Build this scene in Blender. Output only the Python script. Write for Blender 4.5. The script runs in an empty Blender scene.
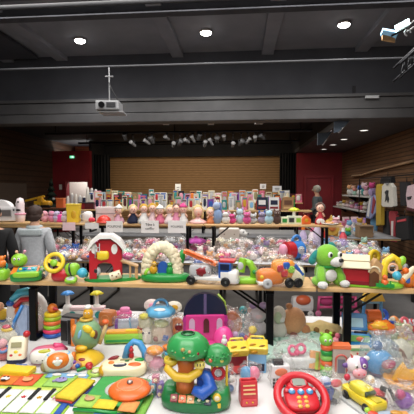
import bpy, bmesh, math, random
from mathutils import Vector, Matrix, Euler, noise
random.seed(7)
S = bpy.context.scene
COL = S.collection
# ------------------------------------------------------------ camera, world, light, exposure
F = 380.0
YAW, PITCH, CAMZ = math.radians(5.0), math.radians(-2.7), 1.7
cam_d = bpy.data.cameras.new('camera'); cam = bpy.data.objects.new('camera', cam_d); COL.objects.link(cam)
cam.location = (0, 0, CAMZ); cam.rotation_euler = (math.pi/2 + PITCH, 0, YAW)
cam_d.sensor_width = 36; cam_d.sensor_fit = 'HORIZONTAL'; cam_d.lens = 36*F/414; cam_d.clip_end = 60
S.camera = cam
CR = Euler((math.pi/2 + PITCH, 0, YAW)).to_matrix()
w = bpy.data.worlds.new('room_air'); S.world = w; w.use_nodes = True
w.node_tree.nodes['Background'].inputs[0].default_value = (0.55, 0.6, 0.75, 1)
w.node_tree.nodes['Background'].inputs[1].default_value = 0.05
S.view_settings.view_transform = 'Standard'; S.view_settings.look = 'None'
S.view_settings.exposure = 0.35; S.view_settings.gamma = 1.0; S.view_settings.use_curve_mapping = False
S.cycles.transparent_max_bounces = 24
S.cycles.max_bounces = 6
def area(name, loc, rot, size, power, col=(1, .97, .93), sy=None):
    d = bpy.data.lights.new(name, 'AREA'); d.energy = power; d.color = col; d.size = size
    if sy: d.shape = 'RECTANGLE'; d.size_y = sy
    o = bpy.data.objects.new(name, d); COL.objects.link(o); o.location = loc; o.rotation_euler = rot; return o
area('hall_area_light', (-0.3, 1.0, 4.15), (0, 0, 0), 3.6, 150, sy=2.0)
area('hall_area_light', (-0.6, 5.0, 4.15), (0, 0, 0), 6.0, 185, sy=1.6)
area('hall_area_light', (-.3, -1.4, 3.2), (math.radians(62), 0, 0), 4.0, 70, sy=1.4)  # unseen fill light added behind the camera to soften contrast
area('stage_lamp', (-1.8, 9.6, 3.2), (0, 0, 0), 6.0, 120, sy=1.2, col=(1, .93, .84))
area('stage_lamp', (-1.8, 13.6, 3.3), (math.radians(32), 0, 0), 6.0, 46, sy=.8, col=(1, .84, .64))

def ray(px, py):
    return (CR @ Vector(((px-207)/F, -(py-207)/F, -1.0)))
C0 = Vector((0, 0, CAMZ))
def P(px, py, z):
    d = ray(px, py); return C0 + d*((z-CAMZ)/d.z)
def onY(px, py, Y):
    d = ray(px, py); return C0 + d*(Y/d.y)
def onX(px, py, X):
    d = ray(px, py); return C0 + d*(X/d.x)
def depth(p):
    return -(CR.transposed() @ (Vector(p)-C0)).z
# ------------------------------------------------------------ materials
PAL = dict(white='e8e6e2', cream='e6d9b4', black='141416', charcoal='2c2c30', grey='8c8d90', silver='b9bbbe', red='c81e28', crimson='8e1420',
  orange='ee7a1c', peach='f0b48c', skin='e2a888', tan='c69a66', brown='6b4128', yellow='f2cf1c', gold='d9a010', lime='8ccf28', green='1f9a3c',
  forest='0f6a2c', mint='a6d4bc', teal='12908c', cyan='3cb4d4', sky='7cb8e6', blue='2058b8', navy='141c40', purple='7c3ca8', lilac='b8a0d8',
  magenta='c8288c', pink='ee9cb8', rose='e66a8c', hotpink='e83c8c', blond='e2c078', maroon='5a1820', khaki='9a9468', palepink='f0ccd0', apricot='f2a868')
def lin(h):
    v = [int(h[i:i+2], 16)/255 for i in (0, 2, 4)]; g = sum(v)/3; v = [g+(c-g)*.86 for c in v]
    return [c/12.92 if c <= .04045 else ((c+.055)/1.055)**2.4 for c in v] + [1]
MC = {}
def M(col, kind='plastic'):
    """kind: plastic, matt, plush, cloth, metal, glass, paper, film"""
    k = (col, kind)
    if k in MC: return MC[k]
    m = bpy.data.materials.new(f'{kind}_{col}'); MC[k] = m; m.use_nodes = True
    nt = m.node_tree; b = nt.nodes['Principled BSDF']; c = lin(PAL.get(col, col))
    b.inputs['Base Color'].default_value = c
    R = {'plastic': .32, 'matt': .7, 'plush': .95, 'cloth': .85, 'metal': .35, 'paper': .6}.get(kind, .5)
    b.inputs['Roughness'].default_value = R
    if kind == 'metal': b.inputs['Metallic'].default_value = .8
    n = nt.nodes.new('ShaderNodeTexNoise'); tc = nt.nodes.new('ShaderNodeTexCoord'); nt.links.new(tc.outputs['Object'], n.inputs['Vector'])
    if kind in ('plush', 'cloth', 'matt', 'paper', 'plastic'):
        n.inputs['Scale'].default_value = {'plush': 180, 'cloth': 45, 'matt': 30, 'paper': 12, 'plastic': 14}[kind]
        r = nt.nodes.new('ShaderNodeMix'); r.data_type = 'RGBA'; r.blend_type = 'MULTIPLY'
        a = {'plush': .45, 'cloth': .35, 'matt': .2, 'paper': .12, 'plastic': .12}[kind]
        r.inputs[0].default_value = a; r.inputs[6].default_value = c
        nt.links.new(n.outputs['Fac'], r.inputs[7]); nt.links.new(r.outputs[2], b.inputs['Base Color'])
    if kind in ('plush', 'cloth'):
        bp = nt.nodes.new('ShaderNodeBump'); bp.inputs['Strength'].default_value = .6; bp.inputs['Distance'].default_value = .004
        nt.links.new(n.outputs['Fac'], bp.inputs['Height']); nt.links.new(bp.outputs[0], b.inputs['Normal'])
    if kind == 'plush': b.inputs['Sheen Weight'].default_value = .3
    return m
def film(col='white', dens=.10):
    k = ('film', col, dens)
    if k in MC: return MC[k]
    m = bpy.data.materials.new('clear_film_'+col); MC[k] = m; m.use_nodes = True; nt = m.node_tree
    nt.nodes.remove(nt.nodes['Principled BSDF']); out = nt.nodes['Material Output']
    tr = nt.nodes.new('ShaderNodeBsdfTransparent'); gl = nt.nodes.new('ShaderNodeBsdfGlossy'); df = nt.nodes.new('ShaderNodeBsdfDiffuse')
    gl.inputs['Roughness'].default_value = .12; df.inputs[0].default_value = lin(PAL.get(col, col))
    lw = nt.nodes.new('ShaderNodeLayerWeight'); lw.inputs[0].default_value = .35
    n = nt.nodes.new('ShaderNodeTexNoise'); n.inputs['Scale'].default_value = 28; n.inputs['Detail'].default_value = 3
    tc = nt.nodes.new('ShaderNodeTexCoord'); nt.links.new(tc.outputs['Object'], n.inputs['Vector'])
    bp = nt.nodes.new('ShaderNodeBump'); bp.inputs['Strength'].default_value = 1; bp.inputs['Distance'].default_value = .03
    nt.links.new(n.outputs['Fac'], bp.inputs['Height']); nt.links.new(bp.outputs[0], gl.inputs['Normal']); nt.links.new(bp.outputs[0], lw.inputs['Normal'])
    m1 = nt.nodes.new('ShaderNodeMixShader'); m2 = nt.nodes.new('ShaderNodeMixShader')
    m1.inputs[0].default_value = .5; nt.links.new(gl.outputs[0], m1.inputs[1]); nt.links.new(df.outputs[0], m1.inputs[2])
    ma = nt.nodes.new('ShaderNodeMath'); ma.operation = 'MULTIPLY_ADD'; nt.links.new(lw.outputs['Facing'], ma.inputs[0]); ma.inputs[1].default_value = .30; ma.inputs[2].default_value = dens
    nt.links.new(ma.outputs[0], m2.inputs[0]); nt.links.new(tr.outputs[0], m2.inputs[1]); nt.links.new(m1.outputs[0], m2.inputs[2]); nt.links.new(m2.outputs[0], out.inputs[0])
    return m
def emis(name, col, st):
    m = bpy.data.materials.new(name); m.use_nodes = True; b = m.node_tree.nodes['Principled BSDF']
    b.inputs['Base Color'].default_value = col; b.inputs['Emission Color'].default_value = col; b.inputs['Emission Strength'].default_value = st; return m
# ------------------------------------------------------------ shapes
def rotm(r): return Euler([math.radians(a) for a in r]).to_matrix()
class B:
    """collects shapes; lengths are in the thing's own unit"""
    def __init__(s): s.V = []; s.F = []; s.S = []
    def add(s, V, Fc, c=(0, 0, 0), r=None, smooth=True):
        R = rotm(r) if r else None; n = len(s.V); c = Vector(c)
        for v in V:
            v = Vector(v); s.V.append((R @ v if R else v)+c)
        for f in Fc: s.F.append([i+n for i in f]); s.S.append(smooth)
        return s
    def box(s, c, d, r=None, bev=None):
        x, y, z = [a/2 for a in d]
        if bev is None: bev = .12*min(d)
        bm = bmesh.new(); bmesh.ops.create_cube(bm, size=1)
        for v in bm.verts: v.co = Vector((v.co.x*d[0], v.co.y*d[1], v.co.z*d[2]))
        if bev > 0: bmesh.ops.bevel(bm, geom=bm.edges[:], offset=bev, segments=2, affect='EDGES', profile=.6)
        V = [v.co.copy() for v in bm.verts]; bm.verts.index_update(); Fc = [[v.index for v in f.verts] for f in bm.faces]; bm.free()
        return s.add(V, Fc, c, r, False)
    def sq(s, c, d, r=None, e=1.0, e2=None, n=12, lump=0, seed=0):
        """superellipsoid of half sizes d; e below 1 is boxier; lump adds creases"""
        e2 = e if e2 is None else e2; m = n*2; V = []; Fc = []
        pw = lambda a, p: math.copysign(abs(a)**p, a)
        for i in range(n+1):
            u = -math.pi/2+math.pi*i/n
            for j in range(m):
                t = 2*math.pi*j/m
                v = Vector((pw(math.cos(u), e)*pw(math.cos(t), e2), pw(math.cos(u), e)*pw(math.sin(t), e2), pw(math.sin(u), e)))
                if lump: v *= 1+lump*(noise.noise(v*2.3+Vector((seed*3.1, seed, 0)))+.5*noise.noise(v*5+Vector((seed, 9, seed))))
                V.append(Vector((v.x*d[0], v.y*d[1], v.z*d[2])))
        for i in range(n):
            for j in range(m): a = i*m+j; b = i*m+(j+1) % m; Fc.append([a, b, b+m, a+m])
        return s.add(V, Fc, c, r)
    def ball(s, c, r, rot=None, n=8): 
        return s.sq(c, (r, r, r) if not isinstance(r, tuple) else r, rot, n=n)
    def cyl(s, a, b, r, r2=None, n=16, smooth=True):
        a, b = Vector(a), Vector(b); r2 = r if r2 is None else r2; q = (b-a).to_track_quat('Z', 'Y').to_matrix(); L = (b-a).length; V = []; Fc = []
        for k, (z, q_) in enumerate(((0, r), (L, r2))):
            for j in range(n): t = 2*math.pi*j/n; V.append(a+q @ Vector((q_*math.cos(t), q_*math.sin(t), z)))
        for j in range(n): Fc.append([j, (j+1) % n, n+(j+1) % n, n+j])
        s.add(V, Fc, smooth=smooth); s.add(V[:n], [list(range(n))[::-1]], smooth=False); s.add(V[n:], [list(range(n))], smooth=False)
        return s
    def lathe(s, prof, c=(0, 0, 0), r=None, n=20, wav=None):
        V = []; Fc = []; k = len(prof)
        for (q, z) in prof:
            for j in range(n):
                t = 2*math.pi*j/n; f = wav(t) if wav else 1; V.append((q*f*math.cos(t), q*f*math.sin(t), z))
        for i in range(k-1):
            for j in range(n): a = i*n+j; b = i*n+(j+1) % n; Fc.append([a, b, b+n, a+n])
        if prof[0][0] > 1e-6: Fc.append(list(range(n))[::-1])
        if prof[-1][0] > 1e-6: Fc.append([(k-1)*n+j for j in range(n)])
        return s.add(V, Fc, c, r)
    def torus(s, c, R, q, r=None, n=24, m=8, sy=1, arc=360):
        cl = arc >= 360; V = []; Fc = []; N = n if cl else n+1
        for i in range(N):
            t = math.radians(arc)*i/n
            for j in range(m): u = 2*math.pi*j/m; V.append(((R+q*math.cos(u))*math.cos(t), (R+q*math.cos(u))*math.sin(t)*sy, q*math.sin(u)))
        for i in range(n):
            for j in range(m): a = i*m+j; b = i*m+(j+1) % m; c2 = ((i+1) % N)*m+(j+1) % m; d = ((i+1) % N)*m+j; Fc.append([a, d, c2, b])
        return s.add(V, Fc, c, r)
    def tube(s, pts, q, n=8):
        pts = [Vector(p) for p in pts]; V = []; Fc = []; k = len(pts)
        qs = q if isinstance(q, (list, tuple)) else [q]*k
        for i, p in enumerate(pts):
            d = (pts[min(i+1, k-1)]-pts[max(i-1, 0)]).normalized(); a = d.orthogonal() if i == 0 else (pa-d*pa.dot(d)); a.normalize(); pa = a; b = d.cross(a)
            for j in range(n): t = 2*math.pi*j/n; V.append(p+(a*math.cos(t)+b*math.sin(t))*qs[i])
        for i in range(k-1):
            for j in range(n): x = i*n+j; y = i*n+(j+1) % n; Fc.append([x, y, y+n, x+n])
        Fc += [list(range(n))[::-1], [(k-1)*n+j for j in range(n)]]
        return s.add(V, Fc)
    def prism(s, out, t, c=(0, 0, 0), r=None, bev=0):
        """outline in x,z, thickness t along y"""
        n = len(out); bm = bmesh.new()
        a = [bm.verts.new((x, -t/2, z)) for x, z in out]; b = [bm.verts.new((x, t/2, z)) for x, z in out]
        bm.faces.new(a); bm.faces.new(b[::-1])
        for i in range(n): bm.faces.new([a[(i+1) % n], a[i], b[i], b[(i+1) % n]])
        if bev: bmesh.ops.bevel(bm, geom=[e for e in bm.edges if abs(e.verts[0].co.y-e.verts[1].co.y) < 1e-6], offset=bev, segments=2, affect='EDGES')
        bm.verts.index_update(); V = [v.co.copy() for v in bm.verts]; Fc = [[v.index for v in f.verts] for f in bm.faces]; bm.free()
        return s.add(V, Fc, c, r, False)
    def sheet(s, w, d, fn, nx=24, ny=24, t=.5, c=(0, 0, 0), r=None):
        """rectangular cloth w by d, height fn(u,v), thickness t"""
        V = []; Fc = []
        for k in (0, 1):
            for i in range(nx+1):
                for j in range(ny+1):
                    u, v = i/nx, j/ny; V.append(((u-.5)*w, (v-.5)*d, fn(u, v)-(t if k else 0)))
        o = (nx+1)*(ny+1); I = lambda i, j: i*(ny+1)+j
        for i in range(nx):
            for j in range(ny):
                Fc.append([I(i, j), I(i+1, j), I(i+1, j+1), I(i, j+1)]); Fc.append([o+I(i, j), o+I(i, j+1), o+I(i+1, j+1), o+I(i+1, j)])
        for i in range(nx): Fc.append([I(i, 0), o+I(i, 0), o+I(i+1, 0), I(i+1, 0)]); Fc.append([I(i, ny), I(i+1, ny), o+I(i+1, ny), o+I(i, ny)])
        for j in range(ny): Fc.append([I(0, j), I(0, j+1), o+I(0, j+1), o+I(0, j)]); Fc.append([I(nx, j), o+I(nx, j), o+I(nx, j+1), I(nx, j+1)])
        return s.add(V, Fc, c, r)
def arc(cx, cz, rx, rz, a0, a1, n=14):
    return [(cx+rx*math.cos(math.radians(a0+(a1-a0)*i/n)), cz+rz*math.sin(math.radians(a0+(a1-a0)*i/n))) for i in range(n+1)]
def link_mesh(name, b, mat, parent=None, s=1.0):
    me = bpy.data.meshes.new(name); me.from_pydata([tuple(v*s) for v in b.V], [], b.F); me.polygons.foreach_set('use_smooth', b.S); me.update()
    me.materials.append(mat); o = bpy.data.objects.new(name, me); COL.objects.link(o)
    if parent: o.parent = parent
    return o
LABELS = {}
def tag(o, label, cat, group=None, kind=None):
    if label:
        for w_ in (' the ', ' in the back line of', ' with ', ' a ', ' right ', ' of ', ' the '):
            if len(label.split()) > 16: label = label.replace(w_, {' with ': ', ', ' in the back line of': ' at back of'}.get(w_, ' '), 1)
        assert label.lower() not in LABELS, label
        assert 4 <= len(label.split()) <= 16, label
        LABELS[label.lower()] = 1; o['label'] = label
    if cat: o['category'] = cat
    if group: o['group'] = group
    if kind: o['kind'] = kind
    return o
class T:
    """a thing: an Empty at its base; k = metres per unit (default one photo pixel at its distance)"""
    def __init__(s, name, label, cat, loc, rot=0, group=None, k=None):
        s.o = bpy.data.objects.new(name, None); COL.objects.link(s.o); s.o.empty_display_size = .05
        s.o.location = loc; s.k = depth(loc)/F if k is None else k; s.o.rotation_euler = (0, 0, YAW+math.radians(rot))
        tag(s.o, label, cat, group)
    def p(s, name, b, mat, parent=None, label=None):
        if isinstance(mat, str): mat = M(mat)
        o = link_mesh(name, b, mat, parent or s.o, s.k)
        if label: o['label'] = label
        return o
TZ, BZ, BZ2 = .75, 1.13, 1.2      # table top, front bench top, second bench top
def TT(name, label, cat, px, py, **k): return T(name, label, cat, P(px, py, TZ), **k)     # on the table
def BB(name, label, cat, px, py, **k): return T(name, label, cat, P(px, py, BZ), **k)     # on the front bench
def bag(t, w, d, h, col='white', dens=.10, seed=0, c=(0, 0), tuft=True, parent=None):
    b = B().sq((c[0], c[1], h*.46), (w/2, d/2, h*.46), e=.75, n=14, lump=.3, seed=seed)
    if tuft:
        b.lathe([(w*.03, 0), (w*.05, h*.06), (w*.16, h*.16), (w*.2, h*.26)], (c[0]+w*.1*math.sin(seed*5), c[1], h*.82), r=(random.uniform(-20, 20), random.uniform(-25, 25), 0), n=18, wav=lambda a: 1+.3*math.sin(a*5+seed)+.2*math.sin(a*3))
    return t.p('plastic_bag', b, film(col, dens), parent)
def text(t, s, size, c, r, mat, parent=None, name='lettering', align='CENTER'):
    d = bpy.data.curves.new(name, 'FONT'); d.body = s; d.size = size*t.k; d.align_x = align; d.align_y = 'CENTER'; d.extrude = .0008
    o0 = bpy.data.objects.new('tmp', d); COL.objects.link(o0); bpy.context.view_layer.update()
    me = bpy.data.meshes.new_from_object(o0); bpy.data.objects.remove(o0)
    me.materials.clear(); me.materials.append(mat)
    o = bpy.data.objects.new(name, me); COL.objects.link(o); o.parent = parent or t.o
    o.location = Vector(c)*t.k; o.rotation_euler = [math.radians(a) for a in r]; return o
def struct(name, b, mat):
    o = link_mesh(name, b, mat); o['kind'] = 'structure'; return o
# ------------------------------------------------------------ structure
def noisy(name, c1, c2, scale, rough=.8, stretch=(1, 1, 1), bump=0, stripes=None):
    m = bpy.data.materials.new(name); m.use_nodes = True; nt = m.node_tree; b = nt.nodes['Principled BSDF']; b.inputs['Roughness'].default_value = rough
    tc = nt.nodes.new('ShaderNodeTexCoord'); mp = nt.nodes.new('ShaderNodeMapping'); mp.inputs['Scale'].default_value = stretch
    nt.links.new(tc.outputs['Object'], mp.inputs[0]); n = nt.nodes.new('ShaderNodeTexNoise'); n.inputs['Scale'].default_value = scale; n.inputs['Detail'].default_value = 5
    nt.links.new(mp.outputs[0], n.inputs['Vector']); mx = nt.nodes.new('ShaderNodeMix'); mx.data_type = 'RGBA'
    rp = nt.nodes.new('ShaderNodeMapRange'); rp.inputs[1].default_value = .35; rp.inputs[2].default_value = .65; nt.links.new(n.outputs['Fac'], rp.inputs[0])
    nt.links.new(rp.outputs[0], mx.inputs[0]); mx.inputs[6].default_value = lin(c1); mx.inputs[7].default_value = lin(c2); last = mx.outputs[2]
    if stripes:   # real grooves between boards, with their own dark joint colour
        w_ = nt.nodes.new('ShaderNodeTexWave'); w_.bands_direction = stripes[0]; w_.inputs['Scale'].default_value = stripes[1]; nt.links.new(tc.outputs['Object'], w_.inputs['Vector'])
        r2 = nt.nodes.new('ShaderNodeMapRange'); r2.inputs[1].default_value = .0; r2.inputs[2].default_value = .25; nt.links.new(w_.outputs['Fac'], r2.inputs[0])
        m2 = nt.nodes.new('ShaderNodeMix'); m2.data_type = 'RGBA'; m2.inputs[6].default_value = lin(stripes[2]); nt.links.new(r2.outputs[0], m2.inputs[0]); nt.links.new(last, m2.inputs[7]); last = m2.outputs[2]
    nt.links.new(last, b.inputs['Base Color'])
    if bump:
        bp = nt.nodes.new('ShaderNodeBump'); bp.inputs['Strength'].default_value = bump; bp.inputs['Distance'].default_value = .02; nt.links.new(n.outputs['Fac'], bp.inputs['Height']); nt.links.new(bp.outputs[0], b.inputs['Normal'])
    return m
m_floor = noisy('worn_grey_floor', '5a5858', '6c6a69', 3, .6)
m_ceil = noisy('dark_grey_ceiling_paint', '74757d', '7f8088', 2, .8)
m_black = noisy('black_stage_paint', '16161a', '1e1e23', 2, .8)
m_beam = noisy('grey_beam_paint', '3f3e40', '4a494a', 3, .55)
m_up = noisy('upper_wall_paint', '303138', '383940', 2, .8)
m_wood = noisy('slatted_oak', '67462b', '7d5636', 6, .55, (1, 1, 14), stripes=('Z', 3.2, '33200f'))
m_wood_l = noisy('brown_panelling', '3e2819', '4e3421', 5, .6, (1, 1, 8), stripes=('Z', 1.6, '2c1a0e'))
m_back = noisy('honey_panelling', 'b08048', 'd2a064', 5, .6, (1, 1, 22), stripes=('Z', 3.0, '94693a'))
m_red = noisy('red_wall_paint', '8a141e', '981822', 2, .6)
m_curt = noisy('black_velvet', '0c0c0f', '17171b', 8, .95, (6, 1, .2), bump=.8)
XL, XR, YB, YH = -7.4, 3.75, 14.5, 7.3
struct('floor', B().box((-1.8, 7.5, -.05), (11.6, 19.6, .1), bev=0), m_floor)
struct('ceiling', B().box((-1.8, 2.65, 4.35), (11.6, 9.5, .1), bev=0), m_ceil)
struct('ceiling_stage', B().box((-2.7, 12.3, 3.65), (9.6, 9.9, .1), bev=0), m_black)
struct('ceiling_side', B().box(((2.03+XR+.15)/2, 10.95, 3.11), (XR+.15-2.03, 7.3, .12), bev=0), m_beam)
struct('wall_right', B().box((XR+.1, 7.5, 2.1), (.2, 19.6, 4.6), bev=0), m_wood)
struct('wall_left', B().box((XL-.1, 7.5, 2.1), (.2, 19.6, 4.6), bev=0), m_wood_l)
struct('wall_back', B().box((-1.8, 16.7, 1.9), (11.6, .2, 4.0), bev=0), m_back)
struct('wall_rear', B().box((-1.8, -2.1, 2.1), (11.6, .2, 4.6), bev=0), m_up)
# fascia above the opening, with its stepped beam
struct('wall_fascia', B().box((-1.8, YH+.12, 3.93), (11.4, .2, 1.0), bev=0), m_up)
fb = B().box((-1.8, YH-.02, 3.41), (11.3, .16, .06), bev=.01).box((-1.8, YH+.03, 3.27), (11.3, .2, .20), bev=.01).box((-1.8, YH+.06, 3.07), (11.3, .34, .17), bev=.015)
struct('trim_beam', fb, m_beam)
# red end walls either side of the stage
def lr(px): return P(px, 200, 1.6).x
xa = onY(297, 180, YB).x; xb = XR
struct('wall_red_right', B().box(((xa+xb)/2, YB+.1, 1.6), (xb-xa, .2, 3.2), bev=0), m_red)
xc, xd = XL, onY(90, 180, YB).x
dx0, dx1, dtop = onY(67, 190, YB).x, onY(88, 190, YB).x, onY(78, 182, YB).z
struct('wall_red_left', B().box(((xc+dx0)/2, YB+.1, 1.6), (dx0-xc, .2, 3.2), bev=0).box(((dx0+xd)/2, YB+.1, (dtop+3.2)/2), (xd-dx0, .2, 3.2-dtop), bev=0).box(((dx1+xd)/2, YB+.1, dtop/2), (xd-dx1, .2, dtop), bev=0), m_red)
rm = B().box(((xc+xd-.2)/2, 16.0, 1.6), (xd-.2-xc, .05, 3.2), bev=0)
struct('wall_lobby', rm, M('d8d2c4', 'matt'))
ld = bpy.data.lights.new('lobby_lamp', 'POINT'); ld.energy = 70; ld.shadow_soft_size = .2; lo = bpy.data.objects.new('lobby_lamp', ld); COL.objects.link(lo); lo.location = ((dx0+dx1)/2, 15.2, 2.5)
struct('wall_wing', B().box((xd-.06, 15.75, 1.8), (.1, 2.1, 3.6), bev=0).box((xa+.06, 15.75, 1.8), (.1, 2.1, 3.6), bev=0).box((2.08, 12.0, 3.34), (.06, 5.0, .52), bev=0).box((2.08, 8.4, 3.34), (.06, 2.2, .52), bev=0), m_black)
struct('trim_door', B().box((dx0-.04, YB-.02, dtop/2), (.08, .1, dtop+.08), bev=.01).box((dx1+.04, YB-.02, dtop/2), (.08, .1, dtop+.08), bev=.01), m_red)
def door(name, px0, px1, pyt, wallY, mat, leafs=2):
    x0, x1, zt = onY(px0, 190, wallY).x, onY(px1, 190, wallY).x, onY((px0+px1)/2, pyt, wallY).z
    o = struct(name, B().box(((x0+x1)/2, wallY-.03, zt/2), (x1-x0, .05, zt), bev=.01), mat)
    fr = B().box((x0-.04, wallY-.04, zt/2), (.08, .1, zt), bev=.01).box((x1+.04, wallY-.04, zt/2), (.08, .1, zt), bev=.01).box(((x0+x1)/2, wallY-.04, zt+.04), (x1-x0+.16, .1, .08), bev=.01)
    link_mesh('door_frame', fr, mat, o)
    if leafs == 2: link_mesh('door_seam', B().box(((x0+x1)/2, wallY-.062, zt/2), (.015, .01, zt*.98), bev=0), M('maroon', 'matt'), o)
    return o
door('door_1', 306, 331, 178, YB, m_red)
struct('door_2', B().box((XL+.04, onX(8, 190, XL).y, 1.0), (.08, 1.9, onX(8, 183, XL).z*2-2.0), bev=.02), M('5a4a40', 'matt'))
# ceiling relief: joists, panels
rl = B()
for y in (1.2, 3.0, 5.35): rl.box((-1.8, y, 4.22), (11.2, .16, .18), bev=.01)
struct('trim_joist', rl, m_up)
rl = B()
for x in (-6.4, -4.6, -3.5, -1.2, .5, 2.2, 3.3): rl.box((x, 4.2, 4.26), (.22, 6.3, .09), bev=.01)
struct('trim_ceiling', rl, m_ceil)
struct('trim_panel', B().box((-4.7, 6.4, 4.24), (1.6, 1.5, .06), bev=.01).box((-3.7, 4.3, 4.2), (2.2, 1.2, .05), bev=.01).box((-.3, 4.2, 4.2), (1.4, 1.2, .05), bev=.01), m_up)
# ---- things fixed to the room
def rod(name, label, cat, a, b, r, mat, group=None):
    o = link_mesh(name, B().cyl(a, b, r, n=10), mat); return tag(o, label, cat, group)
rod('ceiling_pipe', 'long thin grey pipe under the hall ceiling that the projector hangs from', 'pipe', (XL, 5.75, 3.57), (XR, 5.75, 3.57), .016, M('3c3d42', 'matt'))
rod('ceiling_pipe', 'grey lighting pipe high up crossing above the three round ceiling lamps', 'pipe', (XL, 4.9, 4.1), (XR, 4.9, 4.1), .03, M('charcoal', 'matt'))
for px, py, lab in ((80, 41, 'round white ceiling lamp above the projector, leftmost of the three lit ones'), (206, 33, 'round white ceiling lamp in the middle of the three lit ones'), (344, 25, 'round white ceiling lamp nearest the angled floodlight')):
    p = P(px, py, 4.26)
    t = T('ceiling_lamp', lab, 'ceiling lamp', (p.x, p.y, 4.27), k=1, group='lit round ceiling lamps')
    t.p('housing', B().lathe([(.09, .03), (.1, 0), (.095, -.01), (.085, -.005)], n=24), M('white', 'matt'))
    t.p('bulb', B().sq((0, 0, -.01), (.088, .088, .035)), emis('lamp_glow', (1, .98, .93, 1), 14))
    l = bpy.data.lights.new('lamp_beam', 'SPOT'); l.energy = 60; l.spot_size = 2.2; l.spot_blend = .9; l.shadow_soft_size = .1
    lo = bpy.data.objects.new('lamp_beam', l); COL.objects.link(lo); lo.location = (p.x, p.y, 4.1)
# projector
p = P(108, 103, 3.05); pd = onY(109.5, 107, 5.75)
t = T('projector', 'white ceiling projector hanging from a thin pole', 'projector', (pd.x, 5.75, pd.z), k=depth(pd)/F)
t.p('body', B().box((0, 0, 0), (23, 20, 9), bev=1.2), M('8c8d90'))
t.p('lens', B().cyl((-5, -10, 0), (-5, -12, 0), 3, n=18), M('black', 'metal'))
t.p('grille', B().box((4, -10.2, 0), (9, .5, 5)).box((4, -10.5, 1), (8, .5, .5)).box((4, -10.5, -1), (8, .5, .5)), M('charcoal'))
t.p('mount_plate', B().box((3, 2, -6), (24, 20, 1.4)), M('8c8d90', 'matt'))
t.p('pole', B().cyl((0, 0, 4), (0, 0, 40), .8).box((0, 0, 30), (8, 2, 1)), M('grey', 'metal'))
t.p('cable', B().tube([(0, -1, 24), (3, -1, 16), (8, 0, 8), (10, 2, 3)], .45), M('black'))
# floodlight on the right
p = onY(395, 38, 4.2); fl = T('floodlight', 'tilted white stage floodlight with black bracket at the upper corner', 'floodlight', p, k=depth(p)/F)
fl.p('housing', B().box((-6, 0, 4), (15, 9, 7), r=(35, 15, -10), bev=1), M('sky', 'metal'))
fl.p('gel_frame', B().box((-8, -3, -2), (13, 2, 6), r=(-20, 10, 0), bev=.4), M('tan', 'metal'))
fl.p('lamp_face', B().box((6, -2, 12), (15, 2, 5), r=(20, -28, 0), bev=.6), emis('flood_glow', (.75, 1, .97, 1), 9))
fl.p('bracket', B().tube([(-6, -5, 0), (2, -6, 4), (12, -3, 10), (20, 0, 18)], 1), M('black', 'metal'))
fl.p('clamp', B().torus((11, -3, 4), 3, .8, r=(90, 0, 0), arc=260).cyl((12, 0, 6), (24, 0, 14), .8), M('silver', 'metal'))
tr = T('lighting_truss', 'dark lighting truss behind the floodlight', 'truss', onY(412, 60, 4.9), k=.012)
bb = B()
for dz in (0, 14):
    for dy in (0, 14): bb.tube([(-12, dy, dz-18), (22, dy, dz+14)], 1.1)
for i in range(6): bb.tube([(-12+6*i, 0, -18+5.6*i), (-8+6*i, 0, -1+5.6*i)], .6).tube([(-8+6*i, 0, -1+5.6*i), (-6+6*i, 0, -12+5.6*i)], .6)
tr.p('truss_frame', bb, M('charcoal', 'metal')); tr.p('hanger', B().cyl((8, 7, 0), (8, 7, 48), .8), M('charcoal', 'metal'))
o = link_mesh('ceiling_vent', B().box(onY(372, 97, YH-.12), (.24, .04, .05), bev=.008), M('silver')); tag(o, 'small pale fitting on the grey beam at its right end', 'fitting')
# side ceiling downlights
DLN = ['nearest the clothes rail', 'second from the clothes rail', 'third from the clothes rail', 'over the far shelves', 'farthest, in front of the red wall']
for (px, py), nm in zip(((398, 115.5), (364, 130), (344, 139), (333, 144.5), (324, 149)), DLN):
    p = P(px, py, 3.05); t = T('recessed_light', 'small round recessed light in the side ceiling, '+nm, 'recessed light', (p.x, p.y, 3.045), k=1, group='recessed lights in the side ceiling')
    l = bpy.data.lights.new('recessed_beam', 'SPOT'); l.energy = 26; l.spot_size = 2.4; l.spot_blend = .8; l.shadow_soft_size = .08; lo = bpy.data.objects.new('recessed_beam', l); COL.objects.link(lo); lo.location = (p.x, p.y, 3.0)
    t.p('rim', B().torus((0, 0, 0), .1, .012), M('grey', 'metal')); t.p('diffuser', B().cyl((0, 0, -.005), (0, 0, .01), .095), emis('dim_glow', (1, .95, .88, 1), 1.1))
# bluish panels whose colour stands in for blue light in the ceiling openings
for a, b, lab in (((328, 113), (345, 126), 'pale blue angled reflector panel near the grey beam'), ((304, 130), (318, 147), 'pale blue angled reflector panel above the black curtain')):
    q = P(b[0], a[1], 3.05); k = depth(q)/F; ww = b[0]-a[0]
    t = T('blue_opening_panel', lab, 'panel', (2.07, max(q.y, 7.5), 3.0), k=k)
    t.p('panel', B().prism([(0, 0), (-ww, -1), (-ww, -13), (-ww+5, -12)], 2, bev=.3), M('566678', 'matt')); t.p('edge_bar', B().tube([(0, 0, 0), (-ww+5, 0, -13)], .8).cyl((0, 0, 0), (0, 0, .08/k), .6), M('silver', 'metal'))
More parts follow.
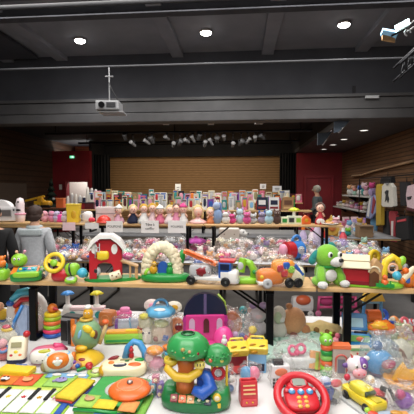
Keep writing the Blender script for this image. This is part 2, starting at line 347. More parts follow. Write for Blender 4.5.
# dark hung ducts/valance of the stage
tag(link_mesh('stage_valance', B().box((-1.8, 16.2, 3.34), (9, .08, .5), bev=.01), m_black), 'black valance across the top of the honey coloured back wall', 'valance')
xo0, xo1 = onY(90, 180, YB).x, onY(298, 180, YB).x
def curtain(px0, px1, label):
    a, b = onY(px0, 150, YB+.4).x, onY(px1, 150, YB+.4).x; V = B(); n = 40
    V.sheet(b-a, 3.1, lambda u, v: .06*math.sin(u*44)+.02*math.sin(u*97), nx=80, ny=3, t=.02, c=((a+b)/2, YB+.5, 1.55), r=(90, 0, 0))
    tag(link_mesh('stage_curtain', V, m_curt), label, 'curtain', 'black stage curtains')
curtain(88, 109, 'black pleated stage curtain beside the lit doorway'); curtain(280, 299, 'black pleated stage curtain beside the red double door')
# stage light bar with its lights
for Yb, z, lab in ((10.4, 3.2, 'black lighting bar carrying the stage spotlights, nearer one'), (12.6, 3.2, 'black lighting bar farther back over the stage')):
    t = T('lighting_bar', lab, 'lighting bar', (-1.8, Yb, z+.3), k=1, rot=-5, group='lighting bars over the stage'); t.p('bar', B().cyl((-3.7, 0, -.24), (3.7, 0, -.24), .035), M('charcoal', 'metal'))
    for x in (-3.4, 0, 3.4): t.p('hanger', B().cyl((x, 0, -.24), (x, 0, 3.6-z-.3), .015), M('charcoal', 'metal'))
WH = ['above the left curtain', 'left of the middle of the bar', 'near the middle of the bar', 'right of the middle of the bar', 'above the right curtain']
def spot(i, px, py, Y, kind, lab):
    p = onY(px, py, Y); t = T('stage_spotlight', lab, 'spotlight', (p.x, Y, 3.2), rot=random.uniform(-30, 30), k=depth(p)/F, group='stage spotlights on the bars')
    r = 1.6+.5*(i % 3 == 0); L = (3.2-p.z)/t.k
    t.p('clamp', B().tube([(0, 0, 0), (0, 0, -L+4)], .35).box((0,0,0), (2, 1.6, 1.6)), M('charcoal', 'metal'))
    t.p('housing', B().lathe([(r*.6, -4), (r*.9, -3), (r, 2), (r*1.3, 4)], (0, 0, -L), r=(90+random.uniform(-50, -10), 0, random.uniform(-30, 30)), n=14), M('66676b' if i % 3 else '36373b', 'matt'))
    t.p('yoke', B().torus((0, 0, -L+1), r*1.4, .3, r=(90, 0, 0), arc=180), M('charcoal', 'metal'))
sx = [125, 133, 147, 152, 167, 173.5, 180, 187, 193, 199, 205, 211, 217, 224, 233, 241, 248, 255, 262]
for i, px in enumerate(sx):
    spot(i, px, 137+(i*7 % 9), 10.4, i, f"small {'grey' if i%3 else 'dark grey'} stage stage spotlight, {'first second third fourth fifth sixth seventh eighth ninth tenth eleventh twelfth thirteenth fourteenth fifteenth sixteenth seventeenth eighteenth nineteenth'.split()[i]} along the lighting bar from the left")
for px, py, lab in ((69, 128, 'left pair'), (83, 127, 'second'), (163, 122, 'third'), (258, 121, 'box-like one')):
    pass
for px, lab in ((35, 'above the left wall panelling'), (70, 'over the lit doorway'), (126, 'left of the projector pole line'), (166, 'under the middle of the beam'), (211, 'right of the middle of the beam')):
    p = onY(px, 124, 8.2); o = T('wall_washer', f'small pale fitting under the black stage ceiling, {lab}', 'fitting', (p.x, 8.2, 3.58), k=depth(p)/F, group='small fittings under the stage ceiling')
    L = (3.58-p.z)/o.k; o.p('stem', B().cyl((0, 0, 0), (0, 0, -L), .3), M('charcoal', 'metal')); o.p('plate', B().box((0, 0, -L), (6, 3, 1.4)), M('silver'))
p = onY(259, 121, 8.2); t = T('loudspeaker', 'small grey box loudspeaker hanging under the beam, right of centre', 'loudspeaker', (p.x, 8.2, p.z), k=depth(p)/F)
t.p('cabinet', B().box((0, 0, 0), (8, 6, 6), bev=.6), M('grey')); t.p('hanger', B().cyl((0, 0, 3), (0, 0, (3.58-p.z)/t.k), .4).box((3, 0, 4), (10, 1, 1)), M('silver', 'metal'))
# exit sign
p = onX(72, 157, XL); p = onY(72, 157, YB-.05); t = T('exit_sign', 'small green running-man exit sign above the lit doorway', 'sign', p, k=depth(p)/F)
t.p('sign_face', B().box((0, 0, 0), (4.4, 1, 2.4), bev=.2), emis('exit_green', (.1, .6, .3, 1), .9)); t.p('pictogram', B().box((-.6, -.6, .5), (.5, .2, .5)).box((-.6, -.6, -.3), (.4, .2, 1), r=(0, 20, 0)).box((1, -.6, 0), (.9, .2, 1.7)), emis('exit_white', (.8, 1, .9, 1), 1.2))
t.p('arm', B().cyl((0, .5, 1), (0, 3, 1), .2), M('grey', 'metal'))
for px, py, pl, lab in ((60+.6, 187, YB, 'small white notice on the red wall by the lit doorway'),):
    p = onY(px, py, YB-.02); t = T('notice', lab, 'notice', p, k=depth(p)/F); t.p('sheet', B().box((0, 0, 0), (2.8, .3, 5), bev=0), M('white', 'paper'))
p = onX(21, 194, XL+.05); t = T('notice', 'grey white notice fixed on the brown side wall', 'notice', p, k=depth(p)/F, rot=85); t.p('sheet', B().box((0, 0, 0), (7, .3, 6), bev=0), M('silver', 'paper'))
# ------------------------------------------------------------ tables and benches
def trestle(name, label, cat, x0, x1, y0, y1, z, legs, topm, grp, th=.03, wx=None, inset=.06):
    t = T(name, label, cat, ((x0+x1)/2, (y0+y1)/2, 0), k=1, rot=-5, group=grp); w2, d2 = (x1-x0)/2, (y1-y0)/2
    t.p('top', B().box((0, 0, z-th/2), (x1-x0, y1-y0, th), bev=.004), topm)
    return t
def leg_frame(t, x, w, ztop, zbot, d, brace=0, mat=None, rr=.02):
    mat = mat or M('black', 'metal')
    for s in (-1, 1): t.p('leg', B().box((x, s*d/2, (ztop+zbot)/2), (rr*2, rr*1.4, ztop-zbot), bev=.003), mat)
    t.p('foot_bar', B().box((x, 0, zbot+rr*.8), (rr*2, d, rr*1.6), bev=.003), mat)
    for s in ((-1, 1) if brace else ()): t.p('brace', B().cyl((x, s*d*.2, zbot+(ztop-zbot)*.55), (x+brace, s*d*.2, ztop), .007, n=8), mat)
m_pine = noisy('varnished_pine', 'c89a5e', 'deb377', 4, .4, (1, 12, 12))
def bench(label, x0, x1, y0, y1, z, zb, lx, th=.028, group='pine benches raised on the tables'):
    t = T('bench', label, 'bench', ((x0+x1)/2, (y0+y1)/2, 0), k=1, rot=-5, group=group)
    t.p('seat_plank', B().box((0, 0, z-th/2), (x1-x0, y1-y0, th), bev=.007), m_pine); cx = (x0+x1)/2
    for x in lx:
        t.p('support_rail', B().box((x-cx, 0, z-th-.012), (.05, (y1-y0)*.9, .024), bev=.003), M('black', 'metal'))
        leg_frame(t, x-cx, 0, z-th-.02, zb, (y1-y0)*.92, brace=0 if abs(x+1.3) < .1 else (.22 if x < cx else -.22), rr=.022 if z < 1.15 else .02)
    return t
JX = P(317, 287, BZ).x
bench('long pine bench on the front table, holding the red barn and tree playset', JX-2.2, JX-.004, 2.23, 2.5, BZ, TZ+.004, (-1.285, P(270, 352, TZ).x))
bench('shorter stretch of pine bench on the front table, holding the plush dog', JX+.004, JX+2.2, 2.23, 2.5, BZ, TZ+.004, (P(340, 342, TZ).x, JX+1.95))
def table(label, x0, x1, y0, y1, z=TZ, group='folding tables under the toys', top=None):
    t = T('folding_table', label, 'table', ((x0+x1)/2, (y0+y1)/2, 0), k=1, rot=-5, group=group)
    t.p('table_top', B().box((0, 0, z-.02), (x1-x0, y1-y0, .03), bev=.004), top or m_pine)
    for s in (-1, 1): leg_frame(t, s*((x1-x0)/2-.25), 0, z-.035, 0, (y1-y0)*.8, brace=-s*.3)
    return t
table('front folding table at its left side under the white cloth', -2.9, -.35, 1.2, 2.83); table('front folding table at its right side under the white cloth', -.33, 2.4, 1.2, 2.83)
cl = B().sheet(5.4, 1.7, lambda u, v: .002*noise.noise(Vector((u*30, v*12, 0))), nx=120, ny=50, t=.003, c=(-.25, 2.005, TZ+.001))
for y in (1.155, 2.855): cl.sheet(5.4, .22, lambda u, v: .02*math.sin(u*70)*v, nx=120, ny=4, t=.003, c=(-.25, y, TZ-.108), r=(90 if y < 2 else -90, 0, 0))
tag(link_mesh('tablecloth', cl, M('d6d5d4', 'paper')), 'white paper cloth spread over the front tables', 'tablecloth')
X2R = P(397, 264, TZ).x
table('middle row folding table on the left beneath the heaped bags', -4.6, -2.3, 4.86, 6.3); table('middle row folding table under the white signs', -2.28, 0, 4.86, 6.3); table('middle row folding table on the right reaching the clothes aisle', .02, X2R, 4.86, 6.3)
tag(link_mesh('tablecloth', B().sheet(X2R+4.6+.04, 1.5, lambda u, v: .002*noise.noise(Vector((u*30, v*12, 0))), nx=80, ny=30, t=.004, c=((X2R-4.6)/2, 5.56, TZ+.002)), M('silver', 'paper')), 'pale grey cloth on the middle row of tables', 'tablecloth')
JX2 = P(345, 226, BZ2).x
bench('pine bench on the middle tables holding the toy kitchen and yellow bucket', -4.6, -2.25, 5.36, 5.66, BZ2, TZ+.004, (-4.3, onY(77, 235, 5.5).x), group='pine benches on the middle tables')
bench('pine bench on the middle tables holding the row of dolls', -2.24, -.52, 5.36, 5.66, BZ2, TZ+.004, (-2.0, -.75), group='pine benches on the middle tables')
bench('pine bench on the middle tables ending near the grey haired person', -.51, JX2, 5.36, 5.66, BZ2, TZ+.004, (onY(214, 235, 5.5).x, JX2-.22), group='pine benches on the middle tables')
table('third row folding table behind the dolls', -3.6, -1.1, 7.7, 9.0, top=M('grey', 'matt')); table('third row folding table, its right half', -1.08, 1.6, 7.7, 9.0, top=M('grey', 'matt'))
bench('pine bench on the third row carrying boxed games', -3.6, -1.09, 8.1, 8.45, 1.25, TZ+.004, (-3.3, -1.4), group='pine benches on the far tables'); bench('pine bench on the third row carrying games by the cardboard box', -1.08, 1.5, 8.1, 8.45, 1.25, TZ+.004, (-.8, 1.2), group='pine benches on the far tables')
table('farthest table in front of the stage, left half', -4.2, -1.3, 10.2, 11.3); table('farthest table in front of the stage, right half', -1.28, 1.7, 10.2, 11.3)
bench('farthest pine bench holding upright books, left half', -4.2, -1.3, 10.5, 10.85, 1.33, TZ+.004, (-3.9, -1.6), group='pine benches on the far tables'); bench('farthest pine bench holding upright books, right half', -1.28, 1.7, 10.5, 10.85, 1.33, TZ+.004, (-1, 1.4), group='pine benches on the far tables')
table('left rear table holding the toy crane', -6.6, -4.4, 9.2, 10.4)
# ------------------------------------------------------------ toys on the front bench
def eyes(t, pts, r, parent=None, white=True):
    for (x, y, z) in pts:
        if white: e = t.p('eye', B().sq((x, y, z), (r, r*.5, r*1.1)), 'white', parent); t.p('pupil', B().sq((x, y-r*.4, z), (r*.5, r*.3, r*.55)), 'black', e) if parent is None else t.p('eye', B().sq((x, y-r*.4, z), (r*.5, r*.3, r*.55)), 'black', parent)
        else: t.p('eye', B().ball((x, y, z), r), 'black', parent)
def wheel(t, c, r, w, col='black', hub='silver', n=18, parent=None):
    x, y, z = c; prof = [(r*.55, -w/2), (r*.92, -w/2), (r, -w*.3), (r, w*.3), (r*.92, w/2), (r*.55, w/2)]
    o = t.p('wheel', B().lathe(prof, c, r=(90, 0, 0), n=n), col, parent)
    t.p('hub_cap', B().lathe([(r*.3, -w*.62), (r*.5, -w*.55), (r*.62, -w*.3), (r*.62, w*.3), (r*.3, w*.5)], c, r=(90, 0, 0), n=12), hub, o if parent is None else parent); return o
# green edge toy
t = BB('activity_toy', 'green base toy with a small orange figure, cut by the photo edge', 'toy', 1, 280)
t.p('base', B().sq((0, 0, 6), (8, 7, 6), e=.6), 'lime'); t.p('ball_base', B().sq((-3, -3, 10), (6, 4, 4)), 'green')
t.p('figure', B().ball((2, -1, 17), 4).ball((2, -1, 22), 2.6).ball((-1, -1, 24), 1.2).ball((5, -1, 24), 1.2), 'orange'); t.p('handle', B().torus((3, 0, 14), 3.5, 1, r=(90, 0, 0)), 'teal')
# caterpillar laptop
t = BB('learning_laptop', 'green caterpillar-headed learning toy with a keyboard on the pine bench', 'toy', 26, 280.5, rot=12)
t.p('base', B().sq((1, 0, 5), (14.5, 9, 5), e=.4), 'green'); t.p('deck', B().box((0, -1, 10.5), (25, 14, 2.2), r=(20, 0, 0), bev=.8), 'orange')
k = t.p('keyboard', B().box((2, -2.4, 11.6), (18, 9, 1.2), r=(20, 0, 0), bev=.4), 'teal')
for i in range(4):
    t.p('key', B().sq((-4+4*i, -3.5+.2*i, 12.3), (1.4, 1.6, .8), r=(20, 0, 0), e=.5), ['yellow', 'blue', 'pink', 'cyan'][i], k)
t.p('palm_rest', B().sq((2, -7.6, 7.5), (12, 3, 3), e=.5), 'lime')
h = t.p('head', B().sq((-7, 5, 20), (7.6, 6, 6.6), e=.9), 'lime'); eyes(t, [(-10, -1, 22), (-6, -1.4, 22)], 1.2, h)
t.p('antenna', B().tube([(-7, 5, 25), (-9, 5, 28)], .6).ball((-9.4, 5, 28.4), 1.5), 'peach', h); t.p('antenna', B().tube([(-4, 5, 25), (-2, 5, 28)], .6).ball((-1.8, 5, 28.6), 1.5), 'pink', h)
# bagged rattle
t = BB('rattle', 'small grey and lime rattle in a bag between caterpillar and steering wheel', 'toy', 43, 279); t.p('ring', B().torus((0, 0, 6), 4, 1.6, r=(70, 10, 0)), 'silver'); t.p('handle', B().sq((0, -2, 3), (3.4, 3, 3)), 'charcoal'); t.p('beads', B().ball((2, 1, 10), 2.2).ball((-2, 2, 11), 1.8), 'lime'); bag(t, 11, 8, 17, seed=2)
# steering wheel toy
t = BB('toy_steering_wheel', 'bright yellow toy steering wheel on a red base, standing on the bench', 'toy', 60, 281, rot=-8)
t.p('base', B().sq((1, 1, 6), (9, 7, 6), e=.6), 'red'); 
rim = t.p('rim', B().torus((-4, -3, 19), 8.6, 2.2, r=(66, 18, 0), sy=1).box((-4, -3, 19), (15, 4, 1.6), r=(66, 18, 0)), 'yellow')
t.p('horn', B().sq((-4, -4, 19), (3.8, 3.4, 2), r=(66, 18, 0)), 'lime', rim); t.p('column', B().cyl((-2, 0, 14), (0, 1, 6), 4), 'crimson')
hd = t.p('side_barrel', B().sq((13, 1, 12), (7, 6, 6.4), e=.7), 'lime'); t.p('barrel_band', B().torus((13, 1, 12), 6.3, 1, r=(0, 80, 0)), 'charcoal', hd)
t.p('gear_knob', B().ball((24, 0, 9), (5, 5, 5)), 'cyan'); t.p('gear_arm', B().cyl((15, 0, 10), (29, 0, 7), 2.6), 'teal')
t = BB('toy_watch', 'small lime ringed toy dial lying in front of the yellow steering wheel', 'toy', 71, 282.5); t.p('case', B().sq((0, 0, 2.6), (6, 4.4, 2.4), r=(25, 0, 0), e=.6), 'lime'); t.p('dial', B().sq((0, -1.4, 4.4), (4.2, 3, .8), r=(25, 0, 0)), 'silver'); t.p('hands', B().box((0, -2, 5.2), (3, .5, .3), r=(25, 0, 20)), 'navy')
# red barn
t = BB('toy_barn', 'open red toy barn with an arched white roof on a green base', 'toy', 109, 280, rot=10)
t.p('base', B().prism(arc(0, 0, 28, 10, 0, 360, 28)[:-1], 3, (4, 0, 1.6), r=(90, 0, 0), bev=.8), 'green')
rd = [(-16, 0), (-16, 26), (-12, 33), (-6, 38), (4, 38), (11, 33), (15, 26), (15, 0), (7, 0), (7, 12), (5, 15), (-1, 17), (-8, 15), (-9, 12), (-9, 0)]
wl = t.p('front_wall', B().prism(rd, 2, (-2, -6, 3), bev=.4), 'red')
for x, z in ((-11, 27), (8, 26)): t.p('arched_window', B().prism(arc(x-2, z+3, 3, 5, 0, 360, 16)[:-1], .6, (0, -7.2, 3)), 'white', wl)
t.p('back_wall', B().prism(rd, 2, (-2, 7, 3), bev=.4), 'red'); t.p('hayloft_floor', B().box((-2, 0, 21), (28, 12, 1.6)), 'tan')
t.p('hay', B().sq((-5, -5, 26), (6, 4, 4.6), e=.5, lump=.1), 'yellow')
ro = [(-19, 28), (-15, 37), (-8, 42.5), (5, 42.5), (13, 37), (18, 28), (15, 27), (10, 35), (4, 39.5), (-7, 39.5), (-13, 35), (-17, 27)]
t.p('roof', B().prism([(x-1, z) for x, z in ro], 22, (0, 0, 4), bev=.8), 'white')
t.p('ladder', B().tube([(-12, -8, 24), (-12, -8, 38)], .5).tube([(-8, -8, 24), (-8, -8, 38)], .5).tube([(-12, -8, 30), (-8, -8, 30)], .4).tube([(-12, -8, 34), (-8, -8, 34)], .4), 'silver')
t.p('ramp', B().box((20, -2, 17), (19, 10, 2), r=(0, 22, 0), bev=.4), 'tan'); t.p('ramp_support', B().box((27, -2, 8), (3, 8, 13), bev=.4).box((21, -2, 9), (2, 8, 13), bev=.4), 'tan')
f = t.p('toy_cow', B().sq((-11, -4, 10), (3.6, 3, 4.8), lump=.1), 'silver'); t.p('cow_patch', B().sq((-12, -6.5, 11), (1.8, 1, 2.6)), 'charcoal', f)
t.p('spotted_log', B().cyl((2, -9, 5), (12, -9, 8), 4, n=18), 'cream'); t.p('log_spots', B().ball((4, -12.3, 7), 1).ball((8, -12.4, 6), 1).ball((10, -12.2, 8.6), .9), 'brown')
# tree arch playset
t = BB('tree_playset', 'cream leafy arch playset on a green oval base with a blue door', 'toy', 166, 281)
t.p('base', B().sq((0, 0, 4), (25, 10, 4.4), e=.5, e2=1), 'green'); t.p('base_rim', B().torus((0, 0, 6.6), 22, 1.2, sy=.38), 'forest')
b = B(); 
for i in range(15):
    a = math.pi*i/14; x, z = -4+15*math.cos(a), 10+24*math.sin(a)
    b.sq((x, 1, z), (6.4, 5.5, 5.8), lump=.28, seed=i, n=10)
for i in range(4): b.sq((11+.6*i, 0, 12-2.5*i), (5, 5, 5), lump=.2, seed=i+20, n=10).sq((-19+.5*i, 0, 16), (4, 4, 5), lump=.2, seed=i+30, n=10)
t.p('leafy_arch', b, 'cream'); t.p('side_leaves', B().sq((16, 2, 24), (3, 3, 7), lump=.2), 'green')
t.p('door', B().prism(arc(-3, 14, 5, 6, 0, 180)+[(-8, 4), (2, 4)], 2, (0, 0, 0), bev=.3), 'blue')
f = t.p('figure', B().sq((-12, -3, 12), (4, 3, 4.5)).ball((-11, -4, 18), 2.6), 'gold'); eyes(t, [(-12, -6.4, 18.6), (-10, -6.4, 18.6)], .5, f)
f = t.p('figure', B().sq((4, -3, 11), (3.4, 3, 5)).ball((4, -3.4, 17), 2.4), 'green'); eyes(t, [(3, -5.6, 17.6), (5, -5.6, 17.6)], .5, f)
t.p('slide', B().tube([(-17, -2, 14), (-19, -3, 10), (-20, -4, 7)], 2), 'lime')
# rescue truck
t = BB('toy_rescue_truck', 'white and blue toy rescue truck with an orange ramp, partly bagged', 'toy', 212, 284, rot=-14)
t.p('chassis', B().box((0, 0, 6.5), (46, 12, 4), bev=1.2), 'white'); t.p('rear_body', B().sq((-12, 0, 13), (11, 6, 7), e=.5), 'silver'); t.p('cargo', B().sq((-10, -3, 13), (8, 4, 6), lump=.3), 'crimson')
c = t.p('cab', B().box((14, 0, 15), (13, 12, 17), bev=1.6), 'blue'); t.p('windshield', B().box((14, -6.2, 19), (9, .8, 6), bev=.3), 'navy', c); t.p('cab_door', B().box((14, -6.3, 11), (8, .8, 6), bev=.3), 'white', c)
t.p('cab_roof', B().box((16, 0, 24.5), (16, 12, 3), bev=1), 'red'); t.p('front_cab', B().sq((21, 0, 9), (6, 7, 7), e=.5), 'white')
t.p('ramp', B().box((-12, 1, 26), (36, 9, 4), r=(0, 20, 0), bev=.8), 'f0702c'); t.p('ramp_rail', B().tube([(-26, -4, 33), (2, -4, 23)], 1), 'f25a18')
for x in (-20, 15): wheel(t, (x, -7, 4.5), 4.6, 3.4); wheel(t, (x, 7, 4.5), 4.6, 3.4)
t.p('bumper', B().box((26, 0, 5), (3, 11, 4), bev=.6), 'silver'); bag(t, 30, 12, 28, seed=5, c=(-8, 0), tuft=False)
t = BB('toy_plane', 'small blue and yellow toy behind the rescue truck at its rear end', 'toy', 198, 276); t.p('body', B().sq((0, 0, 13), (5, 4, 5)), 'blue'); t.p('nose', B().ball((0, -3, 9), 3), 'yellow'); t.p('stand', B().cyl((0, 0, 0), (0, 0, 9), 2.4), 'white')
# green phone
t = BB('toy_microscope', 'lime green curved toy microscope standing between two toy vehicles', 'toy', 246, 283)
t.p('foot', B().sq((1, 0, 3), (11, 7, 3.2), e=.5), 'lime'); t.p('arm', B().tube([(8, 0, 4), (8, 0, 13), (4, 0, 20), (-2, 0, 22)], [4, 4, 3.6, 3]), 'lime'); h = t.p('eyepiece', B().cyl((-6, -1, 12), (-3, -1, 25), 4.6, 3.6), 'lime'); t.p('lens', B().sq((-6, -4.8, 18), (3, 1.4, 4)), 'silver', h); t.p('focus_knob', B().ball((8, -4, 12), 2.4), 'green'); t.p('tread', B().cyl((-9, -4, 3), (9, -4, 3), 2.6), 'green')
# orange car
t = BB('toy_camper', 'orange toy car with coloured windows inside clear plastic, in the middle of the bench', 'toy', 279, 286, rot=6)
t.p('body', B().sq((-9, 0, 10), (14, 8, 8), e=.6), 'orange'); b = t.p('cabin', B().sq((4, 0, 17), (12, 8, 10), e=.6), 'f0901c')
for x, z, c in ((-1, 19, 'red'), (5, 22, 'blue'), (10, 18, 'lime'), (3, 14, 'red')): t.p('window', B().sq((x, -7.6, z), (3.4, 1.4, 3.4), e=.6), c, b)
t.p('rear', B().sq((17, 0, 11), (8, 8, 9), e=.6), 'cream'); t.p('blue_bar', B().cyl((14, -6, 22), (22, -6, 12), 2), 'blue')
t.p('headlight', B().ball((-19, -6, 11), 2), 'yellow'); t.p('bumper', B().box((-19, -3, 5), (8, 12, 3), bev=1), 'white')
for x in (-14, 8, 17): wheel(t, (x, -8, 4.8), 4.8, 3, col='silver' if x == -14 else 'black', hub='grey')
bag(t, 48, 19, 33, seed=8, tuft=False, dens=.03)
# plush dog
t = BB('plush_dog', 'lime green plush dog with teal ears sitting on the bench', 'plush toy', 327, 285, rot=14)
bd = B().sq((-1, 2, 13), (11, 9, 13), n=16).sq((0, 0, 29), (12.5, 11, 12), n=18)
for sx_ in (-1, 1):
    bd.tube([(sx_*8, -2, 18), (sx_*11, -7, 9), (sx_*11, -10, 3)], [4.4, 4.6, 4]).sq((sx_*11, -2, 5), (6, 8, 5))
body = t.p('body', bd, M('86d22e', 'plush'))
for sx_ in (-1, 1): t.p('paw', B().sq((sx_*12, -12, 3.6), (5, 4.6, 3.6)), M('white', 'plush'))
t.p('ear', B().sq((-14, 2, 29), (3.4, 3, 8), r=(0, 38, 0)).sq((-16, 1, 25), (4, 2, 4)), M('teal', 'plush')); t.p('ear', B().sq((9, 6, 38), (3.6, 2.6, 5), r=(0, -50, 0)), M('teal', 'plush'))
t.p('muzzle', B().sq((4, -9.5, 25), (7, 5.4, 5)), M('white', 'plush')); t.p('nose', B().sq((6, -14.6, 27), (2.6, 1.8, 2)), 'black'); t.p('mouth', B().torus((5, -13.6, 23), 2, .4, r=(90, 0, 0), arc=180), 'charcoal')
for x in (-3, 7.5):
    e = t.p('eye', B().sq((x, -10, 32), (2.6, 1.2, 3)), 'white'); t.p('pupil', B().sq((x+.4, -11, 31.8), (1.5, .8, 1.9)), 'black', e)
t.p('belly_patch', B().sq((0, -7, 11), (6.5, 2.4, 6)), M('white', 'plush')); t.p('collar', B().torus((0, 0, 19.5), 8.6, 1.3, sy=.9), M('green', 'cloth'))
# toy house
t = BB('toy_farmhouse', 'red toy farmhouse with cream ridged roof beside the plush dog', 'toy', 362, 286, rot=-18); t.k *= 1.16
t.p('base', B().prism([(-20, -7), (24, -7), (28, 0), (20, 7), (-18, 7)], 2, (0, 0, 1.2), r=(-90, 0, 0), bev=.5), 'lime')
t.p('walls', B().box((-5, 0, 10), (21, 12, 17), bev=.5), 'red'); t.p('brick_trim', B().box((-5, -6.4, 4), (21, .8, 3)), 'crimson')
fr = t.p('front_wall', B().prism([(-6, 0), (-6, 15), (0, 23), (7, 15), (7, 0)], 8, (10, -2, 2), r=(0, 0, 20), bev=.4), 'tan'); t.p('double_door', B().prism([(-4, 0), (-4, 10), (0, 13), (4, 10), (4, 0)], 1, (8.8, -6.4, 2), r=(0, 0, 20)), 'brown', fr); t.p('door_arch', B().torus((8.8, -6.8, 14), 4.6, .8, r=(90, 0, 20), arc=180), 'cream', fr)
rr = B().box((-6, -5.4, 21.5), (22, 12, 2), r=(52, 0, 0), bev=.6).box((-6, 4.4, 21.5), (22, 12, 2), r=(-52, 0, 0), bev=.6).box((-6, -9, 19.4), (23, 2, 6), r=(-30, 0, 0), bev=.7).box((-6, -5, 25), (23, 2, 6), r=(-30, 0, 0), bev=.7)
t.p('roof', rr, 'cream')
t.p('figure', B().ball((17, -7, 6), 3).ball((17, -7.4, 10.4), 2.2), 'f06a2a'); t.p('fence', B().box((17, -9, 4), (14, 1, 3)).box((13, -9, 5), (1, 1.2, 6)).box((21, -9, 5), (1, 1.2, 6)), 'green')
# arch toy
t = BB('balance_toy', 'yellow arched toy with tan wings on a lime base near the bench end', 'toy', 391, 288); t.k *= 1.12
t.p('base', B().sq((0, 0, 2.6), (11, 7, 2.8), e=.6, e2=1), 'lime'); b = t.p('arch', B().tube([(-7, 0, 4), (-7, 0, 14), (-5, 0, 24), (1, 0, 28), (6, 0, 25), (7, 0, 17)], [3.4, 3.6, 3.4, 3.2, 3, 2.6]), 'yellow')
t.p('arch_tip', B().sq((9, 0, 24), (3.4, 3, 5), r=(0, 25, 0)), 'lime'); t.p('wing', B().sq((-13, 0, 13), (3, 2.4, 8), r=(0, -30, 0)), 'tan'); t.p('wing', B().sq((14, -1, 12), (3, 2.4, 10), r=(0, 38, 0)), 'cream')
t.p('ball', B().ball((3, -4, 12), 4), 'cyan'); t.p('bead', B().ball((8, -3, 7), 3), 'orange'); t.p('inner_ring', B().torus((0, -2, 18), 4, 1.2, r=(90, 0, 0)), 'peach')
t = BB('activity_toy', 'orange lumpy toy at the far end of the bench, cut by the photo edge', 'toy', 410, 287); t.p('body', B().sq((0, 0, 9), (11, 7, 9), lump=.25), 'orange'); t.p('knob', B().ball((-7, -4, 17), 3.6).ball((4, -5, 18), 4), 'f2640c'); t.p('button', B().ball((5, -7, 6), 2.4), 'purple'); t.p('dial', B().sq((-5, -6, 8), (3, 1.4, 3)), 'blue')
# ------------------------------------------------------------ under the bench, on the floor and shelf
t = T('toy_board', 'pine board with round holes lying under the bench behind the pink castle', 'board', onY(209, 298.5, 2.46), rot=-5); t.o.location.z = BZ-.0295-11.02*t.k; t.p('board', B().box((0, 0, 6.5), (56, 1.6, 9), bev=.5), m_pine)
for x in (-23, 23): t.p('hole', B().torus((x, -1.6, 5.5), 1.1, .5, r=(90, 0, 0)), 'black')
# ------------------------------------------------------------ front table toys
# fabric piano mat
t = TT('piano_mat', 'fabric piano play mat with white keys and animal patches at the front left corner', 'play mat', 28, 393, rot=-4)
mt = t.p('mat', B().sheet(104, 74, lambda u, v: 1.2+.35*math.sin(u*9+v*5)+.2*math.sin(v*14), t=1, nx=40, ny=30), M('a6d83a', 'cloth'))
t.p('lime_border', B().sheet(104, 7, lambda u, v: 1.9, t=1, c=(0, 5, 0), nx=20, ny=2), M('d2e85a', 'cloth'))
for i, (x, c) in enumerate(((-34, 'orange'), (-12, 'f05a28'), (24, '9ed45a'))):
    pt = t.p('patch', B().sheet(22 if i < 2 else 30, 24, lambda u, v: 2.4+.3*math.sin(u*8), t=.8, c=(x, 22, 0), nx=10, ny=8), M(c, 'cloth'))
t.p('sky_patch', B().sheet(46, 10, lambda u, v: 2.5, t=.8, c=(26, 33, 0), nx=10, ny=4), M('sky', 'cloth')); 
for x in (14, 30, 42): t.p('cloud', B().sq((x, 33, 3.2), (5, 3, .6)), M('white', 'cloth'))
for i in range(6):
    kx = -44+15.5*i; k = t.p('white_key', B().sheet(13.8, 38, lambda u, v: 2.3+.4*math.sin(u*math.pi), t=.8, c=(kx, -17, 0), nx=8, ny=8), M('white', 'cloth'))
    cc = ['green', 'orange', 'yellow', 'red', 'gold', 'pink'][i]; pts = [( (2.8 if j % 2 else 1.3)*math.cos(j*math.pi/5), (2.8 if j % 2 else 1.3)*math.sin(j*math.pi/5)) for j in range(10)]
    t.p('star', B().prism(pts, .6, (kx, -12, 3), r=(-90, 0, 0)), M(cc, 'cloth'), k)
    if i != 2: t.p('black_key', B().box((kx+7.6, -6, 3.2), (3.8, 20, 1.2), bev=.4), M('black', 'cloth'))
t.p('blue_trim', B().sheet(6, 40, lambda u, v: 2.6, t=1, c=(47, -17, 0), nx=3, ny=8), M('blue', 'cloth'))
pa = t.p('panda', B().sq((-36, 20, 3.6), (4.6, 4, .9)), M('white', 'cloth')); t.p('panda_patch', B().sq((-38, 22, 4.4), (1.2, 1.2, .4)).sq((-34, 22, 4.4), (1.2, 1.2, .4)).sq((-36, 16, 4), (3, 1.6, .5)), M('black', 'cloth'), pa)
el = t.p('elephant', B().sq((24, 22, 3.6), (6.5, 5, .9)).tube([(20, 20, 3.6), (17, 17, 3.8)], 1.2), M('9a8cc4', 'cloth')); t.p('elephant_eye', B().ball((22, 23, 4.6), .7).ball((26, 23, 4.6), .7), M('black', 'cloth'), el)
t.p('monkey', B().sq((-12, 20, 3.6), (5, 4, .9)).ball((-16, 22, 3.6), 1.6).ball((-8, 22, 3.6), 1.6), M('apricot', 'cloth'))
t = TT('toy_box', 'flat yellow plastic box lying on the piano mat corner', 'box', 17, 374, rot=-8); t.p('case', B().box((0, 0, 3.4), (34, 15, 6), bev=1.8), 'yellow'); t.p('blue_tab', B().box((0, 7, 5), (12, 3, 3), bev=.6), 'blue')
